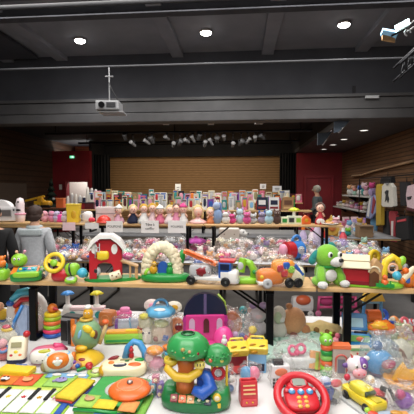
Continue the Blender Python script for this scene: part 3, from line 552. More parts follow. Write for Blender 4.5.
# phones
t = TT('toy_phone', 'upright white toy phone with a red ball top and navy foot', 'toy phone', 18, 361, rot=8); t.k *= .95
t.p('body', B().sq((0, 0, 12), (9.4, 5.5, 14), r=(-22, 0, 0), e=.5), 'ece4c4'); t.p('foot', B().sq((0, -3, 2.6), (9.4, 6, 3), e=.5), 'navy'); t.p('speaker', B().box((0, -4, 19), (10, .8, 5), r=(-22, 0, 0)), 'khaki')
for x, z, c in ((-4, 9, 'red'), (4, 9, 'f06a2a'), (0, 12, 'yellow'), (0, 5, 'teal')): t.p('button', B().sq((x, -6.4+(z-8)*.3, z), (2.6, 1, 2.2), r=(-22, 0, 0)), c)
t.p('antenna_ball', B().ball((8, 4, 27), 3.6), 'red'); t.p('antenna', B().cyl((8, 4, 18), (8, 4, 25), 1.6), 'ece4c4')
t = TT('toy_phone', 'white toy telephone with a pink back and smiling face', 'toy phone', 48, 362, rot=14)
t.p('shell', B().sq((0, 2, 7), (17, 11, 8), e=.7), 'rose'); b = t.p('front', B().sq((-3, -3, 8), (13, 9, 7), r=(-12, 0, 0), e=.7), 'white'); t.p('dial', B().sq((-2, -7, 13), (7, 4, 2.6), r=(-40, 0, 0)), 'c8c838', b); t.p('dial_keys', B().ball((-4, -9, 14.6), 1).ball((0, -9, 14.8), 1).ball((2, -7, 15.4), 1), 'orange', b)
eyes(t, [(-8, -11.5, 7.5), (-3, -12, 7.5)], 1.1, b); t.p('handset', B().tube([(6, 0, 16), (12, 4, 14), (16, 6, 8)], [3, 2.4, 3]), 'e83c78')
t = TT('toy_drum', 'round orange toy drum with a white daisy, pale grey sides', 'toy', 59, 370, rot=16)
t.p('shell', B().sq((0, 0, 9), (15, 11, 9), e=.7), 'd8dcd0'); f = t.p('front', B().sq((0, -6, 12), (11.5, 7, 8), r=(-25, 0, 0)), 'orange'); t.p('daisy', B().sq((0, -13, 13), (3.4, 1, 3.2)).ball((3, -12.6, 14), 1.6).ball((-3, -12.6, 14), 1.6).ball((0, -12, 16.6), 1.6), 'white', f); t.p('ear_knob', B().sq((-13, -5, 7), (3.4, 3, 5)), 'khaki'); t.p('ear_knob', B().sq((14, 0, 12), (2.6, 4, 5)), 'orange'); t.p('blue_rim', B().torus((0, 0, 16), 10, 1.3, sy=.7), 'sky')
# bouncer at left behind the bench leg
t = TT('bouncer_toy', 'white round toy shell with cyan top and red stripe behind the bench leg', 'toy', 26, 324)
t.p('shell', B().torus((0, 4, 12), 15, 6, r=(80, 0, 0), arc=360).sq((0, 6, 12), (14, 4, 15)), 'e9e2dc'); t.p('cyan_crown', B().tube([(-14, 1, 24), (-7, 1, 31), (2, 1, 33), (9, 1, 30)], [3, 4, 4, 3]), 'cyan'); t.p('red_stripe', B().tube([(-10, -1.5, 18), (-3, -2, 25), (6, -2, 26), (12, -2, 20)], 2.6), 'red'); t.p('blue_ear', B().sq((-15, -1, 21), (4, 2, 3)), 'blue'); t.p('orange_face', B().sq((-5, -2, 13), (5, 3, 5)), 'orange')
t = TT('wrapped_doll', 'pale pink wrapped bundle leaning inside the left bench leg frame', 'bundle', 37, 336); t.k *= .8; t.p('bundle', B().sq((0, 2, 12), (7, 6, 14), lump=.25), M('palepink', 'cloth')); t.p('purple_fold', B().sq((-2, -3, 9), (5, 3, 7), lump=.3, seed=3), M('b88aa8', 'cloth')); bag(t, 18, 14, 36, seed=11)
t = TT('storage_bag', 'blue edged clear bag leaning against the left bench leg', 'bag', 20, 341, rot=15); t.p('bag_body', B().prism([(-8, 0), (-3, 22), (4, 36), (9, 34), (8, 0)], 5, (0, 2, 0), bev=1.4), M('9aaed0', 'cloth')); t.p('blue_edge', B().tube([(-9, 0, 1), (-5, 0, 20), (3, 0, 36)], 1.6), '2f7fd0')
t = TT('stacking_rings', 'tower of stacked rainbow rings with an orange bird on top', 'toy', 53, 336)
for i, (c, r) in enumerate((('blue', 9.6), ('e83060', 9.4), ('8cc828', 9.2), ('f06a28', 9), ('a8c818', 8.6), ('yellow', 8.2))): t.p('ring', B().torus((0, 0, 2.6+4*i), r-2.4, 2.4), c)
b = t.p('bird', B().sq((0, 0, 28), (5, 4.4, 5)), 'orange'); t.p('beak', B().cyl((3, -3, 29), (8, -5, 28), 2, .5), 'red', b); t.p('post', B().cyl((0, 0, 0), (0, 0, 27), 1.6), 'white')
t = TT('toy_puzzle_box', 'dark toy box with orange and black stripes right of the stacked rings', 'toy', 72, 344, rot=-15); t.p('box', B().box((0, 0, 14), (18, 10, 28), bev=.8), 'grey'); t.p('orange_panel', B().box((5, -5.4, 14), (4, 1, 27)).box((11, 0, 14), (3, 9, 26)), 'orange'); t.p('black_panel', B().box((-5, -5.4, 15), (7, 1, 20)).box((1, -5.6, 14), (3, 1, 24)), 'black'); t.p('lid', B().box((2, 0, 28.6), (20, 10, 2), bev=.4), 'charcoal')
# toy train set with star columns
t = TT('toy_train', 'white toy train with teal drums and star topped columns on the cloth', 'toy', 86, 318)
t.p('platform', B().box((0, 0, 6), (46, 9, 5), bev=1), 'e4ded8'); t.p('deck', B().box((2, 0, 10.5), (34, 8, 3), bev=.6), 'palepink')
for x, c in ((-18, '3f8fe0'), (11, 'e6d820')):
    cl_ = t.p('column', B().cyl((x, 0, 8), (x, 0, 24), 2).sq((x, 0, 10), (4.6, 4, 5)), 'white'); t.p('star_top', B().lathe([(1, -1.2), (5, -1), (6, 0), (4, 1.6), (.01, 3)], (x, 0, 25), n=30, wav=lambda a: 1+.22*math.cos(5*a)), c, cl_)
for x in (-12, 14): t.p('teal_drum', B().cyl((x, -6, 5), (x, -2, 5), 3.4), 'teal')
for x in (-20, 0, 20): wheel(t, (x, -5, 2.6), 2.6, 2, col='white', hub='grey')
# globe toy
t = TT('toucan_toy', 'round green globe toy with orange patches and a yellow character on top', 'toy', 87, 357); t.k *= .9; t.o.location.z += .035
g = t.p('globe', B().sq((0, 0, 19), (16.5, 15, 17), n=18), '7ba878'); t.p('orange_patch', B().sq((-11, -6, 24), (4, 6, 8)), 'e07c28', g); t.p('yellow_leaf', B().sq((5, -12, 29), (6, 3, 4), r=(0, 30, 0)).sq((10, -12, 24), (3, 2, 4)), 'yellow', g); t.p('blue_drop', B().sq((-3, -14, 24), (2, 2, 5), r=(0, 15, 0)), 'sky', g); t.p('brown_patch', B().sq((12, -9, 22), (3, 3, 5)), 'brown', g)
t.p('collar', B().torus((0, 0, 36), 6, 1.6), 'd8b040'); h = t.p('character_head', B().sq((2, 0, 42), (5.5, 5, 7)), 'e8a818'); t.p('cap', B().sq((2, 0, 49.5), (4, 4, 2.6)), 'white', h); eyes(t, [(.5, -4.8, 44), (4, -4.8, 44)], .9, h)
t.p('arm', B().tube([(15, -3, 10), (20, -4, 22), (23, -4, 32)], [2.6, 2.2, 2]), 'd8b878'); t.p('arm_tip', B().sq((22, -4, 34), (4, 3, 3)), 'f0642a'); t.p('beak', B().sq((-1, -14, 9), (6, 4, 3)), 'e8b818')
t = TT('toy_hill', 'yellow mound shaped toy with an orange knob in front of the globe', 'toy', 86, 361); t.p('mound', B().lathe([(17, 0), (17, 3), (13, 7), (8, 10), (.01, 12)], n=24, wav=lambda a: 1+.06*math.sin(5*a)), 'e6b81c'); t.p('knob', B().sq((-4, -2, 14), (6, 5, 4)), 'e89018'); t.p('plate', B().sq((0, -11, 6), (5, 2.4, 2)), 'crimson')
t = TT('bead_toy', 'small toy with red, blue and tan beads beside the orange drum', 'toy', 75, 369); t.p('body', B().sq((0, 0, 4), (6.5, 5, 4)), 'c88a70'); t.p('red_bead', B().ball((-3, -4, 4), 2), 'red'); t.p('blue_bead', B().ball((4, -4, 5), 2.4), 'blue'); t.p('purple_bead', B().ball((0, -2, 8), 2), 'purple')
t = TT('teether', 'green and cream ring teether lying above the folded fabric book', 'toy', 96, 374); t.p('ring', B().torus((0, 0, 2), 7, 1.8), 'a8cc50'); t.p('centre', B().sq((0, 0, 3), (4, 3.4, 2)), 'cream'); t.p('red_knob', B().ball((-7, 3, 5), 2.4), 'red'); t.p('green_knob', B().ball((6, 4, 4), 2.6), 'green')
t = TT('rattle', 'red and green rattle lying between yellow mound and fabric book', 'toy', 83, 371, rot=30); t.p('handle', B().cyl((-6, 0, 2), (5, 0, 3), 1.6), 'green'); t.p('head', B().sq((6, 0, 4), (4, 3.4, 3.6)), 'red')
# block, car, drum
t = TT('toy_block', 'orange rounded cube toy near the far edge of the table', 'toy', 108, 325, rot=-10); t.p('block', B().sq((0, 0, 7.5), (8, 7, 7.5), e=.45), 'e8843c'); t.p('face_ring', B().torus((0, -6.8, 8), 4, .5, r=(90, 0, 0)), 'f0a060')
t = TT('toy_car', 'small pink toy car beside the orange block', 'toy car', 124, 319, rot=10); t.p('body', B().sq((0, 0, 4.5), (8, 5, 4.4), e=.6), 'f05aa0'); t.p('cabin', B().sq((1, 0, 9), (5, 4, 3), e=.6), 'f07ab4'); [wheel(t, (x, -4.6, 2), 2, 1.6, col='magenta', hub='white') for x in (-4, 4)]
t = TT('toy_drum', 'purple and clear toy drum in plastic wrap by the far edge', 'toy', 131, 330, rot=5); t.p('drum', B().cyl((-14, 0, 6), (14, 0, 6), 5.5, n=20), 'c8d0e8'); t.p('purple_end', B().cyl((-15, 0, 6), (-12, 0, 6), 6, n=20), 'purple'); t.p('purple_end', B().cyl((11, 0, 6), (15, 0, 6), 6, n=20), 'purple'); t.p('swirl', B().torus((0, 0, 6), 5.8, 1, r=(0, 80, 0)), 'sky'); bag(t, 34, 15, 17, seed=21, tuft=False)
t = TT('xylophone', 'long lime and orange toy xylophone case behind the cream activity table', 'toy', 125, 343, rot=5); t.p('case', B().box((0, 0, 6), (40, 11, 9), bev=2), '8cc83c'); t.p('orange_top', B().box((0, 1, 11.4), (36, 9, 3), bev=1), 'e8a028'); t.p('green_band', B().box((0, -5.2, 4.5), (36, 1.4, 2.4), bev=.4), 'green'); t.p('yellow_bar', B().box((8, -1, 13.4), (14, 4, 1.2), bev=.4), 'yellow'); t.p('red_clip', B().box((16, 2, 14), (8, 5, 3), bev=.6), 'red')
# activity table
t = TT('activity_centre', 'cream activity tray with a blue arch and red figure', 'toy', 124, 373, rot=6)
t.p('tray', B().sq((0, 0, 6), (23, 15, 6), e=.45, e2=.7), 'f0e4b8'); t.p('yellow_side', B().sq((-19, -4, 6), (5, 8, 5)), 'gold')
t.p('blue_arch', B().tube([(0, 9, 10), (3, 9, 22), (9, 9, 28), (15, 9, 26), (20, 7, 18), (22, 4, 8)], [3.4, 3.4, 3.4, 3.4, 3.6, 3.6]), '3f98dc')
f = t.p('red_figure', B().sq((7, 6, 15), (2.6, 2, 4)).ball((7, 5.6, 20.6), 2.4).ball((7, 5.6, 23.6), 1.4), 'red')
t.p('navy_button', B().sq((-3, -7, 11.4), (7, 4.4, 1.6)), 'navy'); t.p('button_teeth', B().box((-3, -8, 13.2), (9, 1.6, .8)), 'white'); t.p('orange_button', B().sq((11, -7, 11.4), (6.6, 4, 1.6)), 'f06420'); t.p('red_lever', B().sq((-11, 6, 13), (6, 2, 2), r=(0, -18, 0)), 'crimson'); t.p('green_button', B().sq((15, 2, 12), (5, 3.4, 1.6)), 'green'); t.p('orange_button', B().sq((-12, -2, 12), (3, 3, 1.6)), 'orange'); t.p('key_strip', B().box((2, 3, 12.4), (12, 3, .8)), 'khaki'); t.p('speaker_button', B().sq((3, 0, 12), (2.4, 1.4, 1)), 'forest')
# bucket jar
t = TT('toy_bucket', 'clear toy jar with a blue scalloped lid and handle', 'jar', 161, 342)
t.p('jar', B().lathe([(10, 0), (11.5, 1), (12, 14), (11.5, 29), (10, 30)], n=24), film('d8e4c0', .2)); t.p('contents', B().sq((0, 0, 10), (10, 9.5, 10), lump=.35, seed=4), 'd8b8a4'); t.p('blue_block', B().box((5, -7, 7), (5, 4, 5), r=(20, 20, 0)), 'blue'); t.p('red_block', B().ball((-4, -7.6, 6), 2.8), 'crimson'); t.p('lime_block', B().sq((1, -6, 21), (7, 4, 4), lump=.2), 'c8cc88')
l = t.p('lid', B().lathe([(12, 28), (14, 29), (14, 33), (10, 36), (.01, 37)], n=30, wav=lambda a: 1+.05*math.cos(8*a)), '58b0e0'); t.p('lid_label', B().sq((0, -8, 35.5), (6, 4, 1)), 'white', l); t.p('handle', B().torus((0, 0, 36), 7, 1.4, r=(70, 0, 0), arc=180), '4898d0', l)
for px, py, c, lab in ((152, 312, 'f0dcd4', 'pale pink egg shaped plush at the far table edge left of the jar'), (174, 314, 'f0e8d4', 'cream egg shaped toy with a yellow patch right of the jar')):
    t = TT('egg_toy', lab, 'toy', px, py); t.p('egg', B().sq((0, 0, 7), (8, 6, 6)), M(c, 'plush')); t.p('patch', B().sq((1, -5.4, 8), (3.6, 1.4, 3)), 'gold' if px > 160 else 'pink')
t = TT('plush_bundle', 'cream and yellow soft plush toys bundled left of the blue lidded jar', 'plush toy', 147, 343); t.p('lower_plush', B().sq((1, 0, 8), (7, 6, 9), lump=.15), M('e8dccc', 'plush')); t.p('upper_plush', B().sq((-1, 2, 22), (8, 6, 8), lump=.2, seed=7), M('e8e2c0', 'plush')); t.p('yellow_bow', B().sq((-2, -3, 28), (5, 3, 3), lump=.2), M('e8dc50', 'plush')); t.p('eye', B().ball((-3, -5, 12), 1.1).ball((3, -5, 12), 1.1), 'navy'); bag(t, 17, 13, 34, seed=23, tuft=False)
t = TT('wrapped_toy', 'orange round toy in clear bag between the jar and pink castle', 'toy', 177, 337); t.p('body', B().sq((0, 0, 10), (8, 6, 10)), 'f0843c'); t.p('face', B().sq((2, -5, 12), (4, 2, 4)), 'crimson'); t.p('eye', B().ball((1, -6.5, 15), 1).ball((4, -6.5, 15), 1), 'white'); bag(t, 19, 13, 25, seed=31)
t = TT('wrapped_toy', 'clear bag with an orange cap and pink insides below the jar', 'toy', 155, 372); t.p('orange_cap', B().sq((0, 0, 22), (8.6, 7, 4.4)), 'f0902c'); t.p('pink_fill', B().sq((1, 0, 9), (7, 6, 7), lump=.3), 'pink'); t.p('cream_fill', B().sq((-4, 2, 14), (6, 5, 6), lump=.3, seed=5), 'palepink'); bag(t, 20, 16, 28, seed=33, tuft=False)
t = TT('picture_blocks', 'bagged stack of small blue and purple picture cubes on the cloth', 'blocks', 156, 396)
for x, z, c in ((-4, 3.6, 'teal'), (4, 3.6, '7a58b0'), (-3, 11, '58a0c8'), (4.4, 11, '8868c0'), (0, 18, 'd07090')): q = t.p('cube', B().box((x, 0, z), (7, 7, 7), r=(0, 0, x*3), bev=.6), c); t.p('picture', B().sq((x, -3.9, z), (2, .6, 2)), 'f0d0a0', q)
bag(t, 20, 14, 25, seed=35)
t = TT('toy_spiral', 'small bright striped spiral toy left of the tree house canopy', 'toy', 167, 366)
for i, c in enumerate(('red', 'yellow', 'green', 'cyan')): t.p('coil', B().torus((-1+.8*i, 0, 3+3.6*i), 4.6, 1.6, r=(0, 12, 0)), c)
t.p('flower', B().sq((0, 0, 19), (5, 4, 3)), 'orange')
# tree house playset
t = TT('tree_house_playset', 'tall tree house playset with green dome canopies, yellow and blue slides', 'toy playset', 196, 405, rot=-4); t.k *= .9
t.p('base', B().sq((0, 0, 8), (39, 20, 9), e=.45, e2=.9), '1a7a3e'); t.p('base_wall', B().sq((26, -2, 14), (12, 13, 12), e=.6), '1f8a44'); t.p('base_wall', B().sq((-29, 4, 13), (8, 12, 10), e=.6), '1f8a44')
for i, c in enumerate(('crimson', 'f0642a', 'apricot', 'forest', 'navy')): k = t.p('sound_key', B().box((-22+9*i, -16, 16-.6*i), (8, 8, 3), r=(35, 0, 0), bev=.8), c); t.p('key_picture', B().sq((-22+9*i, -18, 17.6-.6*i), (2, 1, 1.6)), 'cream', k)
t.p('trunk', B().tube([(-12, 2, 12), (-12, 2, 26), (-11, 2, 40), (-12, 2, 58)], [12, 10, 9, 11], n=16), 'ee7c34'); t.p('branch', B().tube([(-8, 2, 52), (8, 2, 54), (20, 2, 52)], [6, 4.4, 3.4]), 'f0803c')
cn = t.p('canopy', B().lathe([(18, 0), (23, 2), (24, 7), (21, 15), (15, 20.5), (8, 23), (7.5, 22), (5, 18), (.01, 17)], (-9, 2, 57), n=36, wav=lambda a: 1+.03*math.sin(9*a)), '2c9c4c')
b = B(); random.seed(3)
for i in range(60):
    a = random.uniform(-math.pi, math.pi); h = random.uniform(.1, .8); R = 24*math.cos(h*1.35); b.sq((-9+R*math.cos(a), 2+R*math.sin(a)*.98, 61+16*math.sin(h*1.4)), (2.2, 2.2, 1.6), lump=.2, n=5)
t.p('leaf_bumps', b, '2a9448', cn)
t.p('canopy_hole', B().torus((-9, 2, 80), 7, 1, sy=.95), '0c4a24', cn)
for x, z, c in ((-19, 66, 'tan'), (-11, 63, 'c8bc50'), (-5, 68, 'tan'), (-12, 70, 'b89848'), (3, 65, 'crimson')): t.p('berry', B().ball((x, -20+abs(x+9)*.35, z), 2.3), c, cn)
cn = t.p('canopy', B().lathe([(13, 0), (15, 2), (15, 7), (12, 14), (7, 18), (.01, 19.5)], (24, 0, 50), n=30, wav=lambda a: 1+.03*math.sin(7*a)), '2c9448')
b = B()
for i in range(34): a = random.uniform(-3.14, 3.14); h = random.uniform(.1, .8); R = 15*math.cos(h*1.3); b.sq((24+R*math.cos(a), R*math.sin(a), 54+13*math.sin(h*1.4)), (1.8, 1.8, 1.3), lump=.2, n=5)
t.p('leaf_bumps', b, '1f8a3c', cn)
for x, z, c in ((17, 57, 'd8603c'), (29, 57, 'c8bc50'), (24, 52, 'yellow')): t.p('berry', B().ball((x, -13, z), 2.2), c, cn)
t.p('upper_slide', B().tube([(-27, -2, 52), (-30, -8, 44), (-20, -14, 38), (-6, -15, 38), (4, -10, 43), (6, -6, 48)], [4.4, 5, 5, 5, 4.6, 4]), 'f0c024'); t.p('slide_cup', B().lathe([(5, 0), (7.5, 3), (8, 8), (6.6, 8), (5, 2)], (-27, -3, 46), n=20), 'e8c830')
f = t.p('yellow_seat', B().sq((5, -9, 50), (6, 5, 4), e=.7), 'f0d860'); t.p('seat_stripes', B().box((3, -14, 52), (1, .6, 3)).box((6, -14, 52), (1, .6, 3)).box((9, -13, 52), (1, .6, 3)), 'navy', f)
t.p('lower_slide', B().tube([(4, -3, 38), (13, -6, 36), (17, -12, 28), (8, -16, 22), (-2, -16, 26)], [6, 7, 8, 7, 4.5], n=14), '2058c0'); t.p('blue_tower', B().sq((10, 0, 28), (9, 8, 13), e=.6), '1f50b8')
t.p('post', B().cyl((18, -3, 20), (18, -3, 52), 1.4), 'yellow'); t.p('post', B().cyl((34, -2, 20), (34, -2, 52), 1.4), 'yellow')
r_ = t.p('red_spinner', B().torus((25, -6, 40), 6, 2, r=(80, 0, 0)), 'red'); t.p('spinner_face', B().ball((25, -6, 40), 3.6), 'silver', r_)
t.p('clear_tube', B().cyl((26, -6, 18), (26, -6, 34), 7), film('white', .2)); y = t.p('yellow_figure', B().ball((24, -12, 17), 5.4).box((22, -12, 9), (12, 8, 5)), 'f0c828'); t.p('figure_face', B().sq((24, -17, 18), (3, 1, 2.4)), 'cream', y); t.p('orange_mushroom', B().sq((17, -7, 25), (4, 4, 6)), 'f07a2c')
# pink castle
t = TT('toy_castle', 'magenta toy castle under a folded navy half-disc dome', 'toy castle', 206, 350, rot=3)
t.p('dome', B().prism(arc(0, 36, 21.5, 22, 0, 180, 24), 6, (-1, 0, 0), bev=.8), '10183a'); t.p('dome_seam', B().box((-1, -3.2, 47), (3, 1, 21), bev=.3), '5a4a78'); t.p('dome_edge', B().tube([(21, 2, 36), (19, 2, 48), (12, 2, 56)], 1), 'a8c848')
w_ = t.p('castle_wall', B().box((-1, 0, 24), (38, 11, 26), bev=1), 'd82c84')
for x in (-14, 0, 13): q = t.p('window', B().prism(arc(x, 30, 2.8, 4, 0, 180)+[(x-2.8, 20), (x+2.8, 20)], 1, (0, -5.8, 0)), 'maroon' if x == 0 else 'c8a0c0', w_)
for x in (-19, 18): t.p('tower', B().cyl((x, 0, 8), (x, 0, 30), 4).cyl((x, 0, 30), (x, 0, 36), 4.6, 3), 'b82484')
t.p('bay', B().sq((17, -5, 13), (10, 8, 13)), 'f04098'); t.p('bay', B().sq((-15, -5, 12), (9, 8, 12)), 'e83c90'); t.p('base', B().sq((0, 0, 6), (24, 14, 6), e=.5), 'c82c7c'); t.p('white_figure', B().sq((17, -13, 14), (3, 2, 3)).ball((17, -13, 18.4), 1.8), 'white')
# behind right of castle
t = TT('wrapped_toy', 'peach and orange ball toy in clear plastic right of the castle dome', 'toy', 231, 336); t.p('body', B().sq((0, 0, 14), (10, 7, 12)), 'f09070'); t.p('orange_rim', B().torus((0, -3, 14), 9, 2, r=(85, 0, 0)), 'f08030'); t.p('face', B().sq((-2, -6, 14), (5, 2, 5)), 'pink'); bag(t, 23, 15, 30, seed=41, tuft=False)
t = TT('toy_figure', 'small teal toy figure standing near the pine bench brace', 'toy', 243, 328); t.p('body', B().sq((0, 0, 8), (4.4, 4, 8)), '38a8b0'); h = t.p('head', B().ball((0, 0, 18), 4.2), '40b4bc'); eyes(t, [(-1.4, -3.8, 19), (1.6, -3.8, 19)], .7, h)
t = TT('wrapped_doll', 'pale doll in clear wrap just right of the teal figure', 'doll', 250, 330, rot=10); t.p('dress', B().sq((0, 0, 9), (5, 4, 9), lump=.2), 'd0d4e0'); t.p('head', B().ball((0, 0, 20), 3), 'e4ccc4'); bag(t, 13, 9, 28, seed=42)
t = TT('toy_assortment_bag', 'clear bag of small purple, orange and yellow pieces above the yellow shape boxes', 'bag', 243, 347)
cs = ['7c4a9c', 'f0a028', 'e8c828', '403878', 'c83c50', 'c8a0d0', 'f07c3c', '5060a0']
for i in range(16): t.p('loose_piece', B().sq((-11+3.2*(i*5 % 8), -5+3*(i % 3), 4+4*(i//6)+(i % 2)*2), (2.8, 2.4, 2.2), e=.6, lump=.15, seed=i, n=7), cs[i % 8])
t.p('yellow_star', B().sq((9, -4, 19), (4, 2.6, 4), lump=.2), 'f0d040'); bag(t, 32, 17, 29, seed=43)
# shape sorters
def sorter(px, py, body, lab, rot):
    t = TT('shape_sorter', lab, 'toy', px, py, rot=rot)
    t.p('bucket', B().box((0, 0, 10), (18, 13, 20), bev=1.5), body); l = t.p('lid', B().box((0, -3, 25), (21, 13, 9), r=(28, 0, 0), bev=2), 'f0cc28')
    for x, z in ((-4.5, 28), (4.8, 27), (-3, 22)): t.p('shape_hole', B().sq((x, -8.5+(z-24)*.5, z), (3.6, 1.2, 2), r=(28, 0, 15)), 'c88a10' if x < 0 else '8a5a10', l)
    t.p('handle', B().tube([(-8, 3, 28), (-6, 3, 33), (6, 3, 33), (8, 3, 28)], 1.1), 'f0d848'); t.p('side_band', B().box((0, -6.8, 6), (14, .8, 7)), 'navy' if body == 'sky' else 'f04848')
    return t
sorter(237, 372, 'crimson', 'yellow lidded shape sorter with a red bucket beside the small green canopy', 8); q = sorter(257, 370, 'sky', 'yellow lidded shape sorter with a blue bucket near the bench leg', -6)
t = TT('wrapped_toy', 'pink and blue ball in clear wrap standing in front of the blue shape sorter', 'toy', 250, 381); t.p('blue_half', B().sq((-4, 0, 8), (6, 5, 7)), '48a0d8'); t.p('pink_half', B().sq((4, 0, 8), (6, 5, 7)), 'f07a9c'); bag(t, 22, 14, 21, seed=51, tuft=False)
t = TT('wrapped_toy', 'clear bag of white and blue pieces between tree playset and red till', 'toy', 226, 392)
for i, (x, z, c) in enumerate(((-4, 4, 'white'), (4, 4, '6090c8'), (0, 9, 'b8a8d0'), (-4, 13, '48b098'), (5, 13, 'white'), (0, 17, '5868b8'))): t.p('piece', B().sq((x, 0, z), (4, 4, 3.4), lump=.2, seed=i, n=8), c)
bag(t, 21, 15, 26, seed=53)
t = TT('toy_till', 'red toy cash register with pale gold stripes on the white cloth', 'toy till', 248, 403, rot=6)
t.p('body', B().prism([(-7, 0), (7, 0), (7, 12), (4, 24), (-4, 24), (-7, 12)], 17, (0, 0, 0), r=(0, 0, 90), bev=.8), 'd83038')
for i in range(3): t.p('stripe', B().box((0, -6.9+i*1.1, 13+3.6*i), (12, 1, 1.4), r=(-14, 0, 0)), 'e8c080')
t.p('drawer', B().box((0, -7.4, 5), (14, 1, 6), bev=.3), 'e84850'); t.p('knob', B().ball((-3, -8.4, 5), 1).ball((3, -8.4, 5), 1), 'gold'); t.p('handle', B().tube([(-7, 0, 20), (-7, -1, 25), (7, -1, 25), (7, 0, 20)], 1), 'c8202c')
# checker phone
t = TT('wrapped_toy_phone', 'black and white checked toy with an orange screen in clear wrap', 'toy', 280, 386, rot=5)
b_ = t.p('body', B().box((0, 0, 11), (18, 8, 22), bev=1), 'e8e8ea'); t.p('orange_screen', B().sq((0, -4, 16), (6.4, 1, 4)), 'f07c4c', b_)
for i in range(5):
    for j in range(3): t.p('black_square', B().box((-7.2+3.6*i, -4.3, 2+3.4*j), (2.5, .5, 2.5), bev=.1), 'black', b_)
t.p('top_block', B().box((-2, 1, 24), (10, 6, 5), bev=.6), 'charcoal'); bag(t, 25, 18, 34, seed=55, dens=.03)
t = TT('wrapped_bundle', 'large clear bag with pink ribbon curls and white goods behind the red wheel', 'bag', 298, 368)
t.p('white_case', B().sq((3, 2, 7), (19, 9, 7), e=.6), 'd8dcdc'); t.p('pink_ribbon', B().torus((-6, -2, 19), 4, 1.5, r=(60, 20, 0)).torus((2, -3, 21), 4, 1.5, r=(70, -20, 0)).ball((-2, -3, 17), 3), 'e84a7c'); t.p('striped_book', B().box((17, -4, 10), (14, 3, 17), r=(-20, 10, 0), bev=.4), 'apricot'); t.p('green_stripe', B().box((17, -6, 10), (3, 2, 16), r=(-20, 10, 0), bev=.3), 'b8cc58')
bag(t, 46, 22, 31, seed=57, dens=.1)
t = TT('toy_phone', 'white toy phone with black keys lying in a bag above the red wheel', 'toy phone', 303, 384, rot=-25); t.p('body', B().sq((0, 0, 4), (9, 6, 4), e=.5), 'e6e6ea'); t.p('keys', B().box((-2, -2, 8), (5, 3, 1)).box((4, 0, 8), (3, 3, 1)), 'charcoal'); t.p('red_stripe', B().box((0, 4, 7), (10, 2, 2), bev=.3), 'red'); bag(t, 24, 16, 14, seed=59, tuft=False)
# mint fabric, plushes beyond
t = TT('blanket', 'mint patterned fabric folded across the table beneath the brown plush', 'fabric', 300, 350)
t.p('fold', B().sheet(78, 60, lambda u, v: 4+2.5*math.sin(u*7+v*3)+1.6*math.sin(v*11+u*4)+noise.noise(Vector((u*9, v*9, 0)))*2.5, t=3, nx=50, ny=30), M('b4d8c8', 'cloth')); b = B()
random.seed(5)
for i in range(40): 
    u, v = random.random()*.94+.03, random.random()*.94+.03; b.sq(((u-.5)*78, (v-.5)*60, 4.3+2.5*math.sin(u*7+v*3)+1.6*math.sin(v*11+u*4)+noise.noise(Vector((u*9, v*9, 0)))*2.5), (1.6, 1.4, .5), n=5)
t.p('flower_print', b, M('58a088', 'cloth'))
def plush(t, c, col, k=1, mat='plush'): pass
t = TT('plush_doll', 'tan plush doll lying face down with a topknot and patterned yellow body', 'plush toy', 297, 336, rot=-8)
h = t.p('head', B().sq((-4, 0, 15), (12.4, 11, 14), r=(0, 18, 0), n=18), M('e09c66', 'plush')); t.p('topknot', B().sq((-8, 0, 30), (3.4, 3, 3)), M('cc8450', 'plush'), h); t.p('ear', B().sq((8, -4, 7), (5, 4, 6)), M('d48c58', 'plush'), h); t.p('nose_patch', B().sq((-4, -9, 4), (4, 3, 3)), M('8a4a3c', 'plush'), h)
t.p('patterned_body', B().sq((24, 2, 7), (20, 9, 8), lump=.2, seed=4), M('f4d488', 'cloth')); t.p('brown_print', B().sq((18, -5, 9), (3, 3, 3)).sq((28, -5, 8), (3, 3, 2.6)).sq((34, -4, 6), (3, 3, 2.4)), M('9a6c30', 'cloth')); t.p('cream_feet', B().sq((44, 0, 5), (6, 5, 4.6)), M('cream', 'plush'))
t = TT('plush_bear', 'white plush with lilac ears partly behind the bench leg', 'plush toy', 258, 338); t.p('body', B().sq((0, 0, 9), (9, 7, 10)).sq((0, -1, 24), (8, 7, 8)), M('ddd6dc', 'plush')); t.p('ear', B().sq((-5, 0, 33), (4, 3, 3.6)), M('b89ccc', 'plush')); t.p('ear', B().sq((5, 0, 33), (4, 3, 3.6)), M('b89ccc', 'plush')); t.p('face_patch', B().sq((0, -6, 24), (4.4, 2, 4)), M('palepink', 'plush'))
t = TT('plush_bear', 'white and cream plush right of the front bench leg by the brown plush', 'plush toy', 279, 338); t.p('body', B().sq((0, 2, 9), (9, 6, 10)).sq((0, 2, 23), (7, 6, 9)), M('e2ddd0', 'plush')); t.p('green_bib', B().sq((-2, -4, 22), (4, 2, 6)), M('c0d0a8', 'cloth')); t.p('snout', B().sq((2, -4, 20), (3, 2, 3)), M('white', 'plush'))
